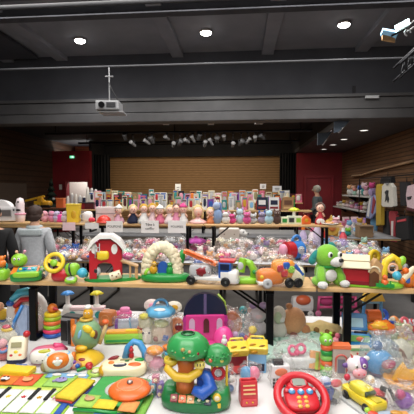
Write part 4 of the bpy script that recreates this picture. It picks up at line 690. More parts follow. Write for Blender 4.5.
# red steering wheel
t = TT('toy_steering_wheel', 'large red toy steering wheel dashboard with gold and blue buttons at the front', 'toy', 301, 411, rot=4)
t.p('base', B().sq((0, 4, 4), (20, 14, 5), e=.6), 'c01824'); t.p('rim', B().torus((0, -1, 15), 24, 4.2, r=(32, 0, 0), n=36, m=10, sy=.95), 'e0202c'); hb = t.p('hub_panel', B().sq((0, 0, 13), (17, 15, 4.6), r=(22, 0, 0), e=.6), 'd81c28')
t.p('spoke', B().sq((0, 14, 19), (12, 8, 4), r=(22, 0, 0), e=.6), 'd81c28'); t.p('screen', B().box((1, 12, 23.6), (13, 9, 2), r=(28, 0, 0), bev=.5), '8a9488'); t.p('screen_frame', B().torus((1, 12, 23.4), 7.6, 1, r=(28, 0, 0), sy=.75), 'e8505a')
for x, y in ((-9, 2), (0, 1), (9, 1)): q = t.p('blue_button', B().sq((x, y, 18.6+.4*y), (3.6, 3.2, 1.8), r=(22, 0, 0)), '3c8cc8'); t.p('button_icon', B().sq((x, y, 20.6+.4*y), (1.8, 1.6, .6), r=(22, 0, 0)), 'c8dce8', q)
for i in range(3):
    for x in (-3.6, 3.2): t.p('gold_key', B().sq((x-i*.6, -4-4.4*i, 16-1.8*i), (2.4, 1.9, 1.6), r=(22, 0, 0)), 'f0b040')
[t.p('side_button', B().ball((x, 3, 20), 2), 'f05860') for x in (-14, 14)]
t = TT('wrapped_robot', 'bagged navy, red and white robot toy beside the red wheel', 'toy', 328, 403, rot=10)
t.p('torso', B().box((0, 0, 10), (10, 7, 12), bev=1.5), '3048a0'); t.p('head', B().sq((-3, 0, 22), (5, 4, 5), e=.7), 'c8d0e8'); t.p('red_arm', B().sq((8, -1, 20), (6, 3, 4)), 'e84858'); t.p('leg', B().box((-4, 0, 3), (6, 8, 7), bev=1), '282c40'); t.p('leg', B().box((5, 0, 3), (6, 8, 7), bev=1), '282c40'); t.p('silver_part', B().box((7, -2, 10), (6, 6, 8), r=(0, 30, 0), bev=.8), '9a9c90'); t.p('blue_visor', B().box((-3, -4, 22), (7, 1, 2.6)), 'blue'); bag(t, 30, 18, 34, seed=61)
# green stacking caterpillar, box
t = TT('stacking_toy', 'tall stacked green and orange caterpillar rings with a lime head', 'toy', 326, 376)
for i, c in enumerate(('green', 'lime', 'e8602c', '7cc850', 'green', 'e8602c')): t.p('segment', B().sq((0, 0, 3.6+5.2*i), (5.6, 5.4, 3.2), e=.7), c)
h = t.p('head', B().sq((-.5, 0, 37), (6.6, 6, 6.4)), '86d838'); eyes(t, [(-2.6, -5.4, 38), (1.8, -5.6, 38)], 1.3, h); t.p('antenna', B().ball((-5, 0, 43), 1.6).ball((4, 0, 43.6), 1.6), 'lime', h)
t = TT('boxed_toy', 'grey picture box with an orange rim right of the caterpillar tower', 'box', 340, 376, rot=-6); b_ = t.p('box', B().box((0, 0, 16), (17, 9, 32), bev=.4), 'b8aca0'); t.p('orange_rim', B().box((0, 0, 31), (18.4, 10, 4), bev=.5), 'f0703c', b_); t.p('picture_arch', B().torus((0, -4.6, 18), 5.4, .9, r=(90, 0, 0), arc=180).box((-5.4, -4.6, 12), (1.6, .6, 12)).box((5.4, -4.6, 12), (1.6, .6, 12)), 'd0584c', b_); t.p('picture_panel', B().box((0, -4.6, 12), (7, .4, 14), bev=0), '787888', b_)
t = TT('toy_figure', 'small pink knob toy at the foot of the right bench leg', 'toy', 336, 342, rot=0); t.p('body', B().sq((0, -4, 3.4), (5, 4, 3.4)), 'f08a9c'); t.p('knob', B().ball((0, -4, 8), 2.6), 'e8607c')
# blue laptop
t = TT('toy_laptop', 'open bright blue toy laptop with green and orange pictures', 'toy', 357, 345, rot=-12)
t.p('lower_case', B().box((0, -3, 7), (24, 12, 13), r=(-12, 0, 0), bev=1.4), '2090dc'); t.p('keyboard_strip', B().box((0, -9, 10), (20, 1.2, 6), r=(-12, 0, 0), bev=.4), '78c060'); t.p('orange_key', B().sq((1, -10, 10), (3.6, 1, 2.4)), 'f07850'); l = t.p('lid', B().box((-2, 5, 22), (24, 2.6, 17), r=(-30, 0, 0), bev=.8), '1f84d0'); t.p('screen', B().box((-2, 3.3, 21.6), (16, .8, 9), r=(-30, 0, 0), bev=.3), '9cd4e8', l); t.p('black_bar', B().box((2, -6, 15), (12, 1.4, 2.4), bev=.3), 'navy')
t = TT('boxed_toy', 'cream and green flat boxed puzzle in front of the blue laptop', 'box', 356, 356); t.p('box', B().box((0, 0, 5), (26, 7, 10), bev=.5), 'e8d8b8'); t.p('green_strip', B().box((0, -3.8, 8), (22, .5, 2.4)), '78b068'); t.p('red_dots', B().ball((-8, -3.8, 4), 1).ball((0, -3.8, 4), 1).ball((8, -3.8, 4), 1), 'red')
t = TT('toy_slide_tower', 'blue framed toy tower with a yellow cap and orange drum under the bench', 'toy', 372, 332)
for x in (-9, 9): t.p('frame_post', B().tube([(x*1.1, -2, 0), (x, 0, 18), (x*.85, 0, 34)], 1.7), '4c94d8')
t.p('yellow_cap', B().prism([(-11, 32), (11, 32), (7, 41), (-6, 41)], 9, bev=.8), 'f0b818'); t.p('orange_drum', B().cyl((-6.4, -1, 17), (6.4, -1, 17), 6, n=20), 'f06a2a'); t.p('yellow_base', B().sq((-1, -3, 5), (12, 7, 5), e=.6), 'f0cc1c'); t.p('cross_bar', B().box((0, 0, 30), (20, 2, 2)).box((0, 0, 9), (20, 2, 2)), 'sky')
t = TT('toy_chair', 'royal blue small moulded toy beside the blue framed tower', 'toy', 386, 327, rot=20); t.p('seat', B().box((2, 0, 4), (14, 9, 5), bev=1.2), '1c48c0'); t.p('backrest', B().torus((-2, 2, 11), 5, 1.9, r=(80, 0, 0)), '2458d0')
t = TT('toy_ball', 'small orange ball among the pile at the right table edge', 'ball', 394, 325); t.p('ball', B().ball((0, 0, 4.6), 4.6), 'f0904c'); t.p('seam', B().torus((0, 0, 4.6), 4.6, .4), 'f0b078')
# heap at the right
random.seed(12)
hp = [('f0ecd0', 'cream'), ('9cc868', 'pale green'), ('e86070', 'coral red'), ('c8c0c8', 'pale grey'), ('7890c8', 'dusty blue'), ('f0a058', 'light orange'), ('e8dcb8', 'ivory'), ('d85858', 'brick red'), ('b0d0a8', 'sage'), ('e8c048', 'mustard'), ('d09cb8', 'mauve'), ('f0e0e0', 'blush white')]
for i, (c, nm) in enumerate(hp):
    px = 389+(i % 4)*8+(i//4)*2; py = 326+(i//4)*7
    sh = ['lumpy soft toy', 'small dish toy', 'ringed rattle', 'curled cloth toy'][i % 4]
    t = TT(['soft_toy', 'toy_dish', 'rattle', 'cloth_toy'][i % 4], f'{nm} {sh} in the heap at the right edge of the front table', 'toy', px, py, rot=random.uniform(-60, 60), group='small toys heaped at the right edge')
    if i % 4 == 0: t.p('body', B().sq((0, 0, 3.6), (5, 4, 3.6), lump=.2, seed=i), M(c, 'plush')); t.p('head', B().ball((3, -1, 7), 2.6), M(c, 'plush'))
    elif i % 4 == 1: t.p('dish', B().lathe([(3, 0), (6, 2), (6.4, 5), (5, 4), (.01, 2)], n=16), c); t.p('filling', B().sq((0, 0, 4.4), (4, 4, 1.6), lump=.2), 'tan')
    elif i % 4 == 2: t.p('ring', B().torus((0, 0, 4), 4, 1.6, r=(60, 0, 0)), c); t.p('handle', B().cyl((3, 0, 3), (8, 0, 1.4), 1.3), 'teal')
    else: t.p('cloth_body', B().sq((0, 0, 3), (6, 4, 3), lump=.35, seed=i), M(c, 'cloth')); t.p('ribbon', B().torus((0, 0, 4), 3, .8, r=(0, 60, 0)), 'red')
t = TT('play_mat', 'pale green patterned padded mat beneath the heap at the right table edge', 'mat', 404, 352); t.p('mat', B().sheet(60, 66, lambda u, v: 1.2+.5*math.sin(u*9)*math.sin(v*7), t=1), M('ccd8a8', 'cloth')); t.p('orange_stripe', B().sheet(60, 6, lambda u, v: 2.1, t=.6, c=(0, -8, 0), nx=8, ny=2), M('f0a070', 'cloth'))
# blue bagged big ball
t = TT('wrapped_beach_toy', 'large clear bag holding blue toys and a crimson fish', 'bag', 379, 376)
t.p('blue_ball', B().sq((0, 0, 14), (14, 11, 13), n=16), '3c9ce0'); t.p('crimson_fish', B().sq((4, -11, 17), (7, 3, 4.6), r=(0, -12, 0)), 'b02060'); t.p('dark_base', B().sq((0, 0, 4), (12, 9, 4)), '6a3458'); t.p('blue_cap', B().sq((-2, 0, 31), (5, 4, 5)), '305898'); bag(t, 36, 26, 42, seed=71, col='c8e4f4', dens=.2)
t = TT('orange_bag', 'crumpled orange and yellow bag on top of the blue bagged toys', 'bag', 381, 351); t.p('support_box', B().box((0, 0, 10), (16, 9, 20), bev=1), 'c0c8d0'); t.p('bag_body', B().sq((0, -1, 24), (13.6, 8, 7), lump=.3, seed=9), 'e8701c'); t.p('yellow_print', B().sq((-3, -4, 27), (9, 5, 4), lump=.3, seed=2), 'f0b028'); t.p('red_print', B().sq((6, -7, 23), (5, 3, 3), lump=.2), 'c8402c')
# cow, yellow car
t = TT('toy_cow', 'purple, white and pink toy cow sitting above the yellow car', 'toy animal', 356, 385, rot=6); t.k *= .86
bd = B().sq((0, 2, 10), (10, 8, 9)).sq((0, 0, 24), (12, 9, 10.5), n=16); body = t.p('body', bd, 'e8dce4'); t.p('purple_patch', B().sq((5, -4, 26), (6.5, 6, 8.4)), '7a48a8'); t.p('muzzle', B().sq((0, -8, 18), (8.4, 4.4, 6)), 'f0a8b4'); t.p('nostril', B().ball((-3, -12, 18), 1).ball((3, -12.2, 18), 1), 'e03c50'); t.p('ear', B().sq((-13, 0, 24), (4, 2.4, 3)), '6a4898'); t.p('ear', B().sq((12, 0, 31), (4, 2.4, 3)), 'white')
eyes(t, [(-4, -8.6, 26), (4.6, -9.6, 27)], 2.2); t.p('horn', B().cyl((-5, 0, 33), (-7, 0, 37), 1.6, .6), 'e05048'); t.p('white_hoof', B().sq((13, -6, 9), (6, 5, 5)), 'f0ead8'); t.p('hoof', B().sq((14, -11, 9), (3, 1.6, 3)), 'c89838'); t.p('red_foot', B().sq((-13, -4, 12), (3.6, 3, 4)), 'd83048')
t = TT('toy_car', 'bright yellow toy car in a clear tray at the front right', 'toy car', 363, 405, rot=-68); t.k *= 1.22
t.p('tray', B().box((0, 0, 1.2), (42, 24, 2.4), bev=.6), 'b8bcbc'); t.p('body', B().box((0, 0, 7.4), (36, 16, 7), bev=2.4), 'ecd024'); c_ = t.p('cabin', B().sq((-2, 0, 12.6), (10, 7, 4.4), e=.6), 'd8c820'); t.p('windscreen', B().box((-9, 0, 13), (3, 11, 5), r=(0, -35, 0), bev=.4), '40503c', c_); t.p('rear_window', B().box((7, 0, 13), (3, 10, 4), r=(0, 35, 0), bev=.4), '40503c', c_); t.p('roof_badge', B().sq((-2, 0, 17), (4, 3.4, .7)), 'f0e860', c_)
for x in (-11, 11):
    for y in (-8, 8): wheel(t, (x, y, 5), 3.6, 2.6)
t.p('bonnet_scoop', B().box((13, 0, 11), (8, 6, 1.4), bev=.5), 'c8b41c')
t = TT('yellow_scoop', 'yellow and light orange toy boat in clear wrap at the right edge', 'toy', 401, 386, rot=-10); t.p('hull', B().lathe([(8, 0), (14, 3), (17, 8), (15, 9), (10, 4), (.01, 3)], n=24), 'f4a838'); t.p('sail', B().prism([(-8, 6), (12, 8), (14, 18), (6, 15), (2, 24), (-4, 16)], 7, bev=1.2), 'f2b410'); bag(t, 36, 22, 30, seed=73, tuft=False)
t = TT('wrapped_toy', 'tall clear bag with a brown strap behind the yellow boat', 'bag', 400, 368); t.p('strap', B().tube([(-8, 0, 22), (0, -2, 18), (6, -2, 6)], 2.6), '8a6858'); t.p('pale_cloth', B().sq((2, 2, 14), (12, 6, 14), lump=.25, seed=3), M('d4d4c0', 'cloth')); bag(t, 32, 18, 42, seed=74)
t = TT('wrapped_toy', 'bag with red, yellow and pink toys and black and white sticks', 'bag', 381, 406); t.p('red_shell', B().sq((-5, 0, 13), (9, 6, 5)), 'd02c38'); t.p('pink_body', B().sq((-4, -1, 6), (10, 7, 6)), 'f09488'); t.p('yellow_side', B().ball((-12, 0, 9), 4), 'f0c838'); t.p('blue_stripe', B().box((-3, -6, 12), (10, 1.4, 2), r=(0, 18, 0)), 'navy')
t.p('white_stick', B().cyl((2, -5, 20), (9, -6, 5), 1.5), 'white'); t.p('black_stick', B().cyl((-2, -4, 21), (4, -4, 18), 2.4).cyl((6, -4, 20), (11, -5, 9), 1.6), 'charcoal'); bag(t, 34, 22, 28, seed=75, tuft=False)
t = TT('wrapped_toy', 'purple and magenta toy in a bag at the right frame edge', 'bag', 404, 408); t.p('purple_body', B().sq((0, 0, 8), (9, 6, 8), lump=.2), '8a3cb0'); t.p('magenta_strip', B().sq((-5, -2, 15), (5, 4, 5), lump=.2), 'c02c70'); bag(t, 28, 20, 26, seed=76)
t = TT('toy_tray', 'light blue and orange toy tray at the bottom edge near the yellow car', 'toy', 388, 420, rot=-5); t.p('tray', B().box((0, 0, 3), (42, 14, 6), bev=2), 'a8bcd8'); t.p('orange_panel', B().box((12, 0, 6), (16, 11, 2.4), bev=1), 'f0a048'); t.p('gold_oval', B().sq((8, 0, 8), (6, 4, 1)), 'c88a28'); t.p('red_button', B().sq((-15, -1, 6.6), (5, 4, 1.6)), 'e84838'); t.p('lime_knob', B().ball((-19, 3, 7), 3), 'a8d838')
# fabric book folded
t = TT('fabric_book', 'folded green fabric playbook with a big orange dome on its cover', 'fabric book', 119, 401, rot=-8); t.k *= 1.03
t.p('lower_pages', B().sheet(64, 58, lambda u, v: 4+1.2*math.sin(u*6), t=4, nx=20, ny=16), M('7cc040', 'cloth')); t.p('cover', B().sheet(56, 52, lambda u, v: 8+1.5*math.sin(u*3.1)-3*(u-.5)**2, t=2.4, c=(-2, 4, 0), nx=20, ny=16), M('38a848', 'cloth'))
t.p('grey_rim', B().sq((8, 6, 9), (24, 19, 2.4)), 'b8bcb8'); d_ = t.p('orange_dome', B().lathe([(20.5, 0), (20.5, 2), (18, 4), (12, 6), (6, 7), (.01, 7.2)], (10, 3, 9.8), n=30), 'f0641c'); t.p('dome_ring', B().torus((10, 3, 15.4), 12, .8, sy=1), 'f08444', d_); t.p('metal_knob', B().sq((10, 3, 18), (3.2, 3, 2.2)), M('a89890', 'metal'), d_)
t.p('yellow_square', B().sheet(20, 14, lambda u, v: 9.6, t=1, c=(-4, -22, 0), nx=4, ny=4), M('f0d020', 'cloth')); t.p('orange_square', B().sheet(16, 16, lambda u, v: 9.4, t=1, c=(18, -22, 0), nx=4, ny=4), M('f09848', 'cloth')); t.p('lime_square', B().sheet(18, 20, lambda u, v: 9.5, t=1, c=(-23, -19, 0), nx=4, ny=4), M('a0d04c', 'cloth'))
t.p('monkey_print', B().sq((-22, -17, 10.6), (5, 4, .8)).ball((-26, -14, 10.6), 1.4), M('tan', 'cloth')); t.p('blue_square', B().sheet(30, 9, lambda u, v: 6, t=1, c=(4, -33, 0), nx=4, ny=4), M('3c78b8', 'cloth')); t.p('green_edge', B().tube([(-32, -29, 6), (-10, -30, 7), (10, -31, 7)], 1.6), 'green')
t = TT('fabric_book', 'yellow soft book with red and blue pages between mat and orange dome', 'fabric book', 76, 395, rot=-16); t.k *= .85; t.p('cover', B().sheet(24, 44, lambda u, v: 9, t=3, nx=6, ny=8), M('f0cc20', 'cloth')); t.p('red_page', B().box((0, -2, 4.6), (22, 42, 2), bev=.6), M('d83c30', 'cloth')); t.p('blue_page', B().box((1, -2, 1.6), (22, 42, 3), bev=.6), M('3858a8', 'cloth')); t.p('lime_piping', B().tube([(-13, 22, 9), (-13, 0, 10), (-15, -24, 8)], 1.2), 'b0d838')
# left edge items
t = TT('wrapped_toy', 'white bundle with a yellow and red flower at the left table edge', 'toy', 9, 341); t.p('bundle', B().sq((0, 0, 7), (9, 7, 7), lump=.15), M('e8e2cc', 'cloth')); t.p('yellow_petals', B().sq((0, -3, 13), (6, 4, 2.6)), 'f0c830'); t.p('red_centre', B().sq((0, -4, 16), (4, 3, 2)), 'e0385c'); bag(t, 22, 16, 22, seed=81)
t = TT('soft_toy', 'yellow and orange soft toy at the far left table edge', 'plush toy', 2, 322, rot=10); t.p('body', B().sq((0, 0, 7), (7, 6, 7)), M('f0c02c', 'plush')); t.p('head', B().ball((-2, -1, 16), 4.6), M('f0a878', 'plush')); t.p('blue_cuff', B().torus((2, -2, 3), 5, 1.4), '305898')
t = TT('soft_toy', 'rose pink soft toy at the left edge beside the white phone', 'plush toy', 3, 360, rot=-10); t.p('body', B().sq((0, 0, 7), (8, 6, 7), lump=.1), M('e87878', 'plush')); t.p('blue_scarf', B().torus((3, -2, 12), 4, 1.4, r=(20, 0, 0)), M('6888c0', 'cloth')); t.p('head', B().ball((0, 0, 17), 4.6), M('f0b0b8', 'plush'))
# floor things seen beneath the bench
for px, lab, c in ((302, 'white and orange ride-on toy on the floor seen under the bench', 'f0683c'),):
    p = P(px, 325, 0); t = T('ride_on_toy', lab, 'ride-on toy', P(px, 315, 0)); t.p('frame', B().box((0, 0, 12), (22, 10, 15), bev=4), 'e8e4e4'); t.p('orange_seat', B().sq((0, -3, 16), (8, 5, 5)), c); [wheel(t, (x, -6, 3), 3, 2, col='white', hub='grey') for x in (-7, 7)]
for px, lab in ((327, 'hot pink doll pram frame under the bench beside the white ride-on'), (347, 'hot pink doll pram frame farther right under the bench')):
    t = T('doll_pram', lab, 'doll pram', P(px, 316, 0), group='doll prams on the floor'); t.p('frame', B().tube([(-9, 0, 4), (-8, 0, 20)], 1.4).tube([(9, 0, 4), (8, 0, 20)], 1.4).tube([(-8, 0, 9), (8, 0, 9)], 1.4).tube([(-8, 0, 19), (8, 0, 19)], 1.2), 'e84c8c')
    [wheel(t, (x, -1, 3), 3, 1.8, col='f07cac', hub='white') for x in (-9, 9)]; t.p('seat', B().sq((0, 2, 14), (7, 4, 4)), M('c83878', 'cloth'))
for px, py, s, lab in ((14, 309, 34, 'crumpled dark grey fabric pile on the floor behind the left bench end'),):
    t = T('fabric_pile', lab, 'fabric', P(px, py, 0)); t.p('fabric', B().sq((0, 0, s*.22), (s, 8, s*.3), lump=.5, seed=px, n=20), M('4a4848', 'cloth')); t.p('fold', B().sq((s*.3, -6, s*.2), (s*.4, 3, s*.14), lump=.4, seed=4), M('5a5656', 'cloth'))
# ------------------------------------------------------------ middle row: heap of bagged goods
random.seed(21)
CN = {'palepink': 'pale pink', 'pink': 'pink', 'white': 'white', 'lilac': 'lilac', 'rose': 'rose', 'e8c8b8': 'nude', 'f0e0d8': 'blush white', 'c8d8e8': 'ice blue', 'hotpink': 'hot pink', 'cream': 'cream', 'mint': 'mint', 'd8a0c8': 'orchid', 'skin': 'skin toned', 'sky': 'sky blue', 'e88070': 'coral', 'blue': 'blue', '9c7cc8': 'violet', 'silver': 'silver', 'gold': 'gold', 'teal': 'teal', 'red': 'red', 'apricot': 'apricot', 'lime': 'lime', 'c8b8a8': 'beige'}
ANCH = [(18, 'under the toy kitchen'), (56, 'near the person in the grey jacket'), (88, 'left of the red barn'), (122, 'behind the red barn roof'), (142, 'under the first white paper signs'), (168, 'behind the tree playset'), (188, 'under the third paper sign'), (212, 'behind the rescue truck'), (236, 'in front of the white carton'), (258, 'behind the green microscope'), (284, 'behind the orange camper'), (308, 'beside the red and blue barrel'), (330, 'behind the plush dog'), (352, 'behind the farmhouse roof'), (376, 'behind the yellow arched toy'), (500, 'at the aisle corner of the table')]
ROWN = ['in the front row', 'in the second row', 'in the third row', 'at the top of the heap']
used = set()
def pal_at(px):
    if px < 50: return ['palepink', 'pink', 'white', 'f0e0d8', 'rose', 'e8c8b8']
    if px < 92: return ['white', 'blue', 'e88070', 'palepink', 'lilac', 'sky', 'cream', 'rose', 'gold', 'f0e0d8']
    if px < 290: return ['palepink', 'f0e0d8', 'white', 'e8c8b8', 'palepink', 'pink', 'f0e0d8', 'lilac', 'mint', 'apricot', 'c8b8a8', 'cream', 'rose', 'hotpink', 'silver']
    if px < 345: return ['lilac', 'palepink', 'd8a0c8', '9c7cc8', 'white', 'sky', 'pink', 'teal', 'f0e0d8', 'silver']
    return ['lilac', 'mint', 'white', 'sky', 'gold', 'pink', 'red', 'lime', 'palepink', 'teal', 'd8a0c8', 'silver']
def heap_item(px, py, row, i):
    anc = next(a for x, a in ANCH if px < x)
    for _ in range(60):
        p = pal_at(px); a, b_ = random.choice(p), random.choice(p); kind = random.choice(['doll', 'clothes', 'clothes', 'clothes', 'plush', 'toys'])
        if a == b_: continue
        if kind in ('clothes', 'plush') and _ < 30 and random.random() < .3: kind = 'doll'
        lab = {'doll': f'bagged doll in {CN[a]} with {CN[b_]} hat', 'clothes': f'{CN[a]} and {CN[b_]} doll clothes in a bag', 'plush': f'{CN[a]} plush with {CN[b_]} scarf', 'toys': f'bag of {CN[a]} toys with {CN[b_]} piece'}[kind]+f' {ROWN[row]} {anc}'
        for q_, z_ in ((' in a bag', ' bagged'), (' paper', ''), (' in the ', ' '), (' at the top', ' top'), (' pink hat', '-pink hat'), (' toned', ''), (' of the heap', ' layer'), (' of heap', ' layer'), (' roof', ''), (' right', ''), (' arched', ''), (' and ', '-'), (' the ', ' ')):
            if len(lab.split()) > 16: lab = lab.replace(q_, z_, 1)
        if lab not in used: break
    used.add(lab)
    nm = {'doll': 'bagged_doll', 'clothes': 'bagged_clothes', 'plush': 'soft_toy', 'toys': 'bagged_toys'}[kind]
    h = [8, 9, 10, 11.5][row]*random.uniform(.75, 1.1); wd = random.uniform(10, 13.5)
    t = T(nm, lab, {'doll': 'doll', 'clothes': 'doll clothes', 'plush': 'plush toy', 'toys': 'toys'}[kind], P(px, py, TZ+.008), rot=random.uniform(-40, 40), group='heaped goods on the middle tables')
    s = i
    if kind == 'doll':
        t.p('dress', B().sq((0, 1, h*.4), (wd*.42, 4.4, h*.42), lump=.35, seed=s, n=9), M(a, 'cloth')); hx = random.uniform(-3, 3)
        hd = t.p('head', B().sq((hx, -2.4, h*.68), (2.0, 1.9, 2.2), n=8), random.choice(['skin', 'e8b898', 'e0a890'])); t.p('hat', B().sq((hx, -1.4, h*.68+1.4), (2.2, 2.1, 1.5), n=7), M(b_, 'cloth'), hd)
        t.p('arm', B().tube([(hx-2, -3, h*.5), (hx-4, -4.6, h*.32)], .9, n=6), 'skin'); bag(t, wd, 10, h*1.1, seed=s, tuft=False, dens=.11)
    elif kind == 'clothes':
        t.p('garment', B().sq((0, 0, h*.45), (wd*.48, 5, h*.46), lump=.45, seed=s, n=10), M(a, 'cloth')); t.p('trim', B().sq((random.uniform(-2, 2), -3, h*.55), (wd*.26, 3, h*.2), lump=.4, seed=s+3, n=8), M(b_, 'cloth')); bag(t, wd*1.1, 11, h*1.1, seed=s, tuft=False, dens=.11)
    elif kind == 'plush':
        t.p('body', B().sq((0, 0, h*.35), (wd*.36, 4.4, h*.36), n=9), M(a, 'plush')); hd = t.p('head', B().sq((0, -1, h*.78), (3.3, 3, 3), n=8).ball((-2.6, -1, h*.78+2.6), 1.2, n=5).ball((2.6, -1, h*.78+2.6), 1.2, n=5), M(a, 'plush')); t.p('scarf', B().torus((0, -.6, h*.56), 2.6, .9, n=14, m=6), M(b_, 'cloth'))
        eyes(t, [(-1.2, -3.8, h*.8), (1.2, -3.8, h*.8)], .4, hd)
    else:
        for k in range(4): t.p('piece', B().sq((-wd*.28+wd*.19*k, (k % 2)*2-1, h*.3+(k % 2)*h*.22), (wd*.2, 3, h*.22), e=.5, lump=.3, seed=s+k, n=7), a if k % 3 else b_)
        bag(t, wd*1.1, 11, h*1.1, seed=s, tuft=False, dens=.11)
i = 0
for row, (py, sp) in enumerate(((260.3, 11), (256.8, 10.6), (252.6, 10.2), (248.8, 10))):
    px = -6+row*5
    while px < 392-row*6:
        if not (row == 0 and 286 < px < 300): heap_item(px+random.uniform(-2, 2), py+random.uniform(-.7, .7)+ (1.2 if px > 300 else 0), row, i); i += 1
        px += sp*random.uniform(.85, 1.15)
# barrel toy
t = T('toy_barrel', 'round red and bright blue barrel toy with silver face on the grey cloth', 'toy', P(293, 259, TZ+.01), rot=25); t.p('red_band', B().cyl((-9, 0, 9), (-1, 0, 9), 8.6, n=24), 'red'); t.p('blue_drum', B().cyl((-1, 0, 9), (9, 0, 9), 9, n=24), '2a78d0'); f = t.p('face', B().sq((3, -9, 10), (4, 1.4, 4)), 'silver'); eyes(t, [(1.6, -10.4, 11), (4.6, -10.4, 11)], 1, f); t.p('handle', B().torus((4, 0, 18), 5, 1.4, r=(90, 0, 0), arc=180), '3c8ce0'); t.p('pink_end', B().sq((-12, 0, 10), (4, 5, 6)), 'pink')
t = T('soft_toy', 'magenta flower shaped plush heaped behind the rescue truck ramp', 'plush toy', P(196, 243.5, TZ+.16), k=.0153); t.p('petals', B().lathe([(2, 0), (8, 1), (9, 3), (5, 5), (.01, 6)], n=30, wav=lambda a: 1+.2*math.cos(6*a)), M('e050c8', 'plush')); t.p('centre', B().ball((0, 0, 5), 2.4), M('c83ca8', 'plush'))
# goods under the second bench, at the back of the middle tables
t = T('carton', 'plain pale carton standing under the doll bench right of the middle', 'carton', P(229, 245.6, TZ+.01)); t.p('box', B().box((0, 0, 8.5), (20, 10, 17), bev=.3), M('c8bcb0', 'paper')); t.p('side_holes', B().ball((-5, -5, 12), .6).ball((5, -5, 12), .6).ball((0, -5, 8), .5), 'brown'); t.p('flap', B().box((0, -2, 17.2), (19, 6, .6), r=(10, 0, 0), bev=.1), M('d8ccc0', 'paper'))
t = T('plush_dog', 'white plush dog standing beside the pale carton under the doll bench', 'plush toy', P(243, 245.6, TZ+.01)); t.p('body', B().sq((0, 0, 5), (4, 3, 6)), M('white', 'plush')); h = t.p('head', B().sq((-1, -1, 13), (4, 3.4, 3.6)).sq((2.4, -3, 12), (2.6, 2, 1.8)), M('white', 'plush')); t.p('nose', B().ball((4.6, -4.4, 12.4), .8), 'black', h); t.p('ear', B().sq((-4, 0, 14), (1.4, 1, 3)), M('silver', 'plush')); t.p('eye', B().ball((0, -4, 14), .6), 'black')
# paper signs hanging from the bench
for px0, px1, py0, py1, tx, lab in ((106, 123, 221, 232, ['POUPONS'], 'white paper sign hanging from the bench, the one nearest the red barn'), (141, 159, 220.5, 233, ['Tête à', 'coiffer'], 'white paper sign with two lines of writing, middle of the three'), (168, 186, 220.5, 233, ['POUPÉES'], 'white paper sign with one bold word right of the two-line sign')):
    p = onY((px0+px1)/2, py1, 5.335); t = T('paper_sign', lab, 'sign', p, k=depth(p)/F, rot=-5, group='paper signs on the doll bench'); w_, h_ = px1-px0, py1-py0
    t.p('sheet', B().box((0, 0, h_/2), (w_, .25, h_), bev=0), M('f0eeea', 'paper'))
    for k, s_ in enumerate(tx): text(t, s_, 3.1 if len(tx) == 1 else 3.6, (0, -.22, h_/2+(2.2-4*k if len(tx) > 1 else 0)), (90, 0, 0), M('black', 'matt'))
t = T('paper_sign', 'blank pinkish paper sheet hanging under the bench below the yellow bucket', 'sign', onY(69, 230, 5.335), k=.0148, rot=-5); t.p('sheet', B().box((0, 0, 3.6), (13, .25, 8), bev=0), M('palepink', 'paper'))
t = T('paper_sign', 'small blank white sheet hanging under the bench below the red heart', 'sign', onY(92, 228, 5.335), k=.0148, rot=-5); t.p('sheet', B().box((0, 0, 2.2), (14, .25, 6), bev=0), M('white', 'paper'))
# ------------------------------------------------------------ on the second bench
def B2(name, label, cat, px, dy=0, **k):
    p = onY(px, 222, 5.5+dy); return T(name, label, cat, (p.x, 5.5+dy, BZ2+.002), **k)
t = B2('toy_kitchen', 'white toy kitchen with a dark oven window and curved top', 'toy kitchen', 5, rot=4)
t.p('cabinet', B().box((-2, 0, 8), (30, 10, 14), bev=1), 'e8e4e4'); d_ = t.p('oven_door', B().box((2, -5.2, 9), (15, 1, 8), bev=.4), 'c8c4c4'); t.p('oven_window', B().box((2, -5.9, 9), (13, .5, 6), bev=.2), '6a6462', d_); t.p('arched_top', B().prism(arc(-6, 14, 14, 8, 0, 180, 16), 8, bev=.6), 'f0ecec'); t.p('knob', B().ball((11, -5.6, 12), 1), 'charcoal')
t = B2('toy_blender', 'tall pale pink and white toy appliance beside the toy kitchen', 'toy', 20.5); t.p('body', B().lathe([(4, 0), (4.6, 6), (3.8, 12), (4.2, 18), (3, 23), (.01, 24.5)], n=18), 'f0dce0'); t.p('black_switch', B().sq((0, -4, 12), (2.6, 1, 1)), 'black'); t.p('eye', B().ball((0, -3.6, 20), 1), 'charcoal'); t.p('pink_band', B().torus((0, 0, 8), 4.6, .8), 'pink')
for px, c, lab, n in ((45, 'f0a0b0', 'pink domed plush right of the person in the grey jacket', 1), (52, 'f08ab0', 'rose furry plush second from the grey jacket person', 2), (57, 'c8b8e0', 'lilac small plush left of the hot pink bag', 3), (65, 'e8d8e4', 'pale lilac rag doll leaning on the yellow bucket', 4)):
    t = B2('soft_toy', lab, 'plush toy', px, rot=n*9); t.p('body', B().sq((0, 0, 4), (4, 4, 4.2), lump=.1, seed=n), M(c, 'plush')); hd = t.p('head', B().sq((0, -1, 8.4), (3.2, 3, 2.8)), M(c, 'plush')); eyes(t, [(-1, -3.8, 8.8), (1, -3.8, 8.8)], .4, hd)
t = B2('toy_handbag', 'hot pink small toy handbag on the bench', 'toy bag', 60.5); t.p('bag_body', B().sq((0, 0, 4), (4.6, 3, 4.2), e=.6), 'f83ca0'); t.p('handle', B().torus((0, 0, 7.4), 2.6, .6, r=(90, 0, 0), arc=180), 'magenta')
t = B2('paper_bucket', 'bright yellow square bucket standing on the bench', 'bucket', 74, rot=4); t.p('bucket', B().prism([(-5.4, 0), (5.4, 0), (6.2, 18), (-6.2, 18)], 10, bev=.5), 'f0c828'); t.p('rim', B().box((0, 0, 18), (13, 11, 1), bev=.3), 'f8d840'); t.p('print', B().sq((1, -5, 8), (2.4, .4, 4)), 'e0a818')
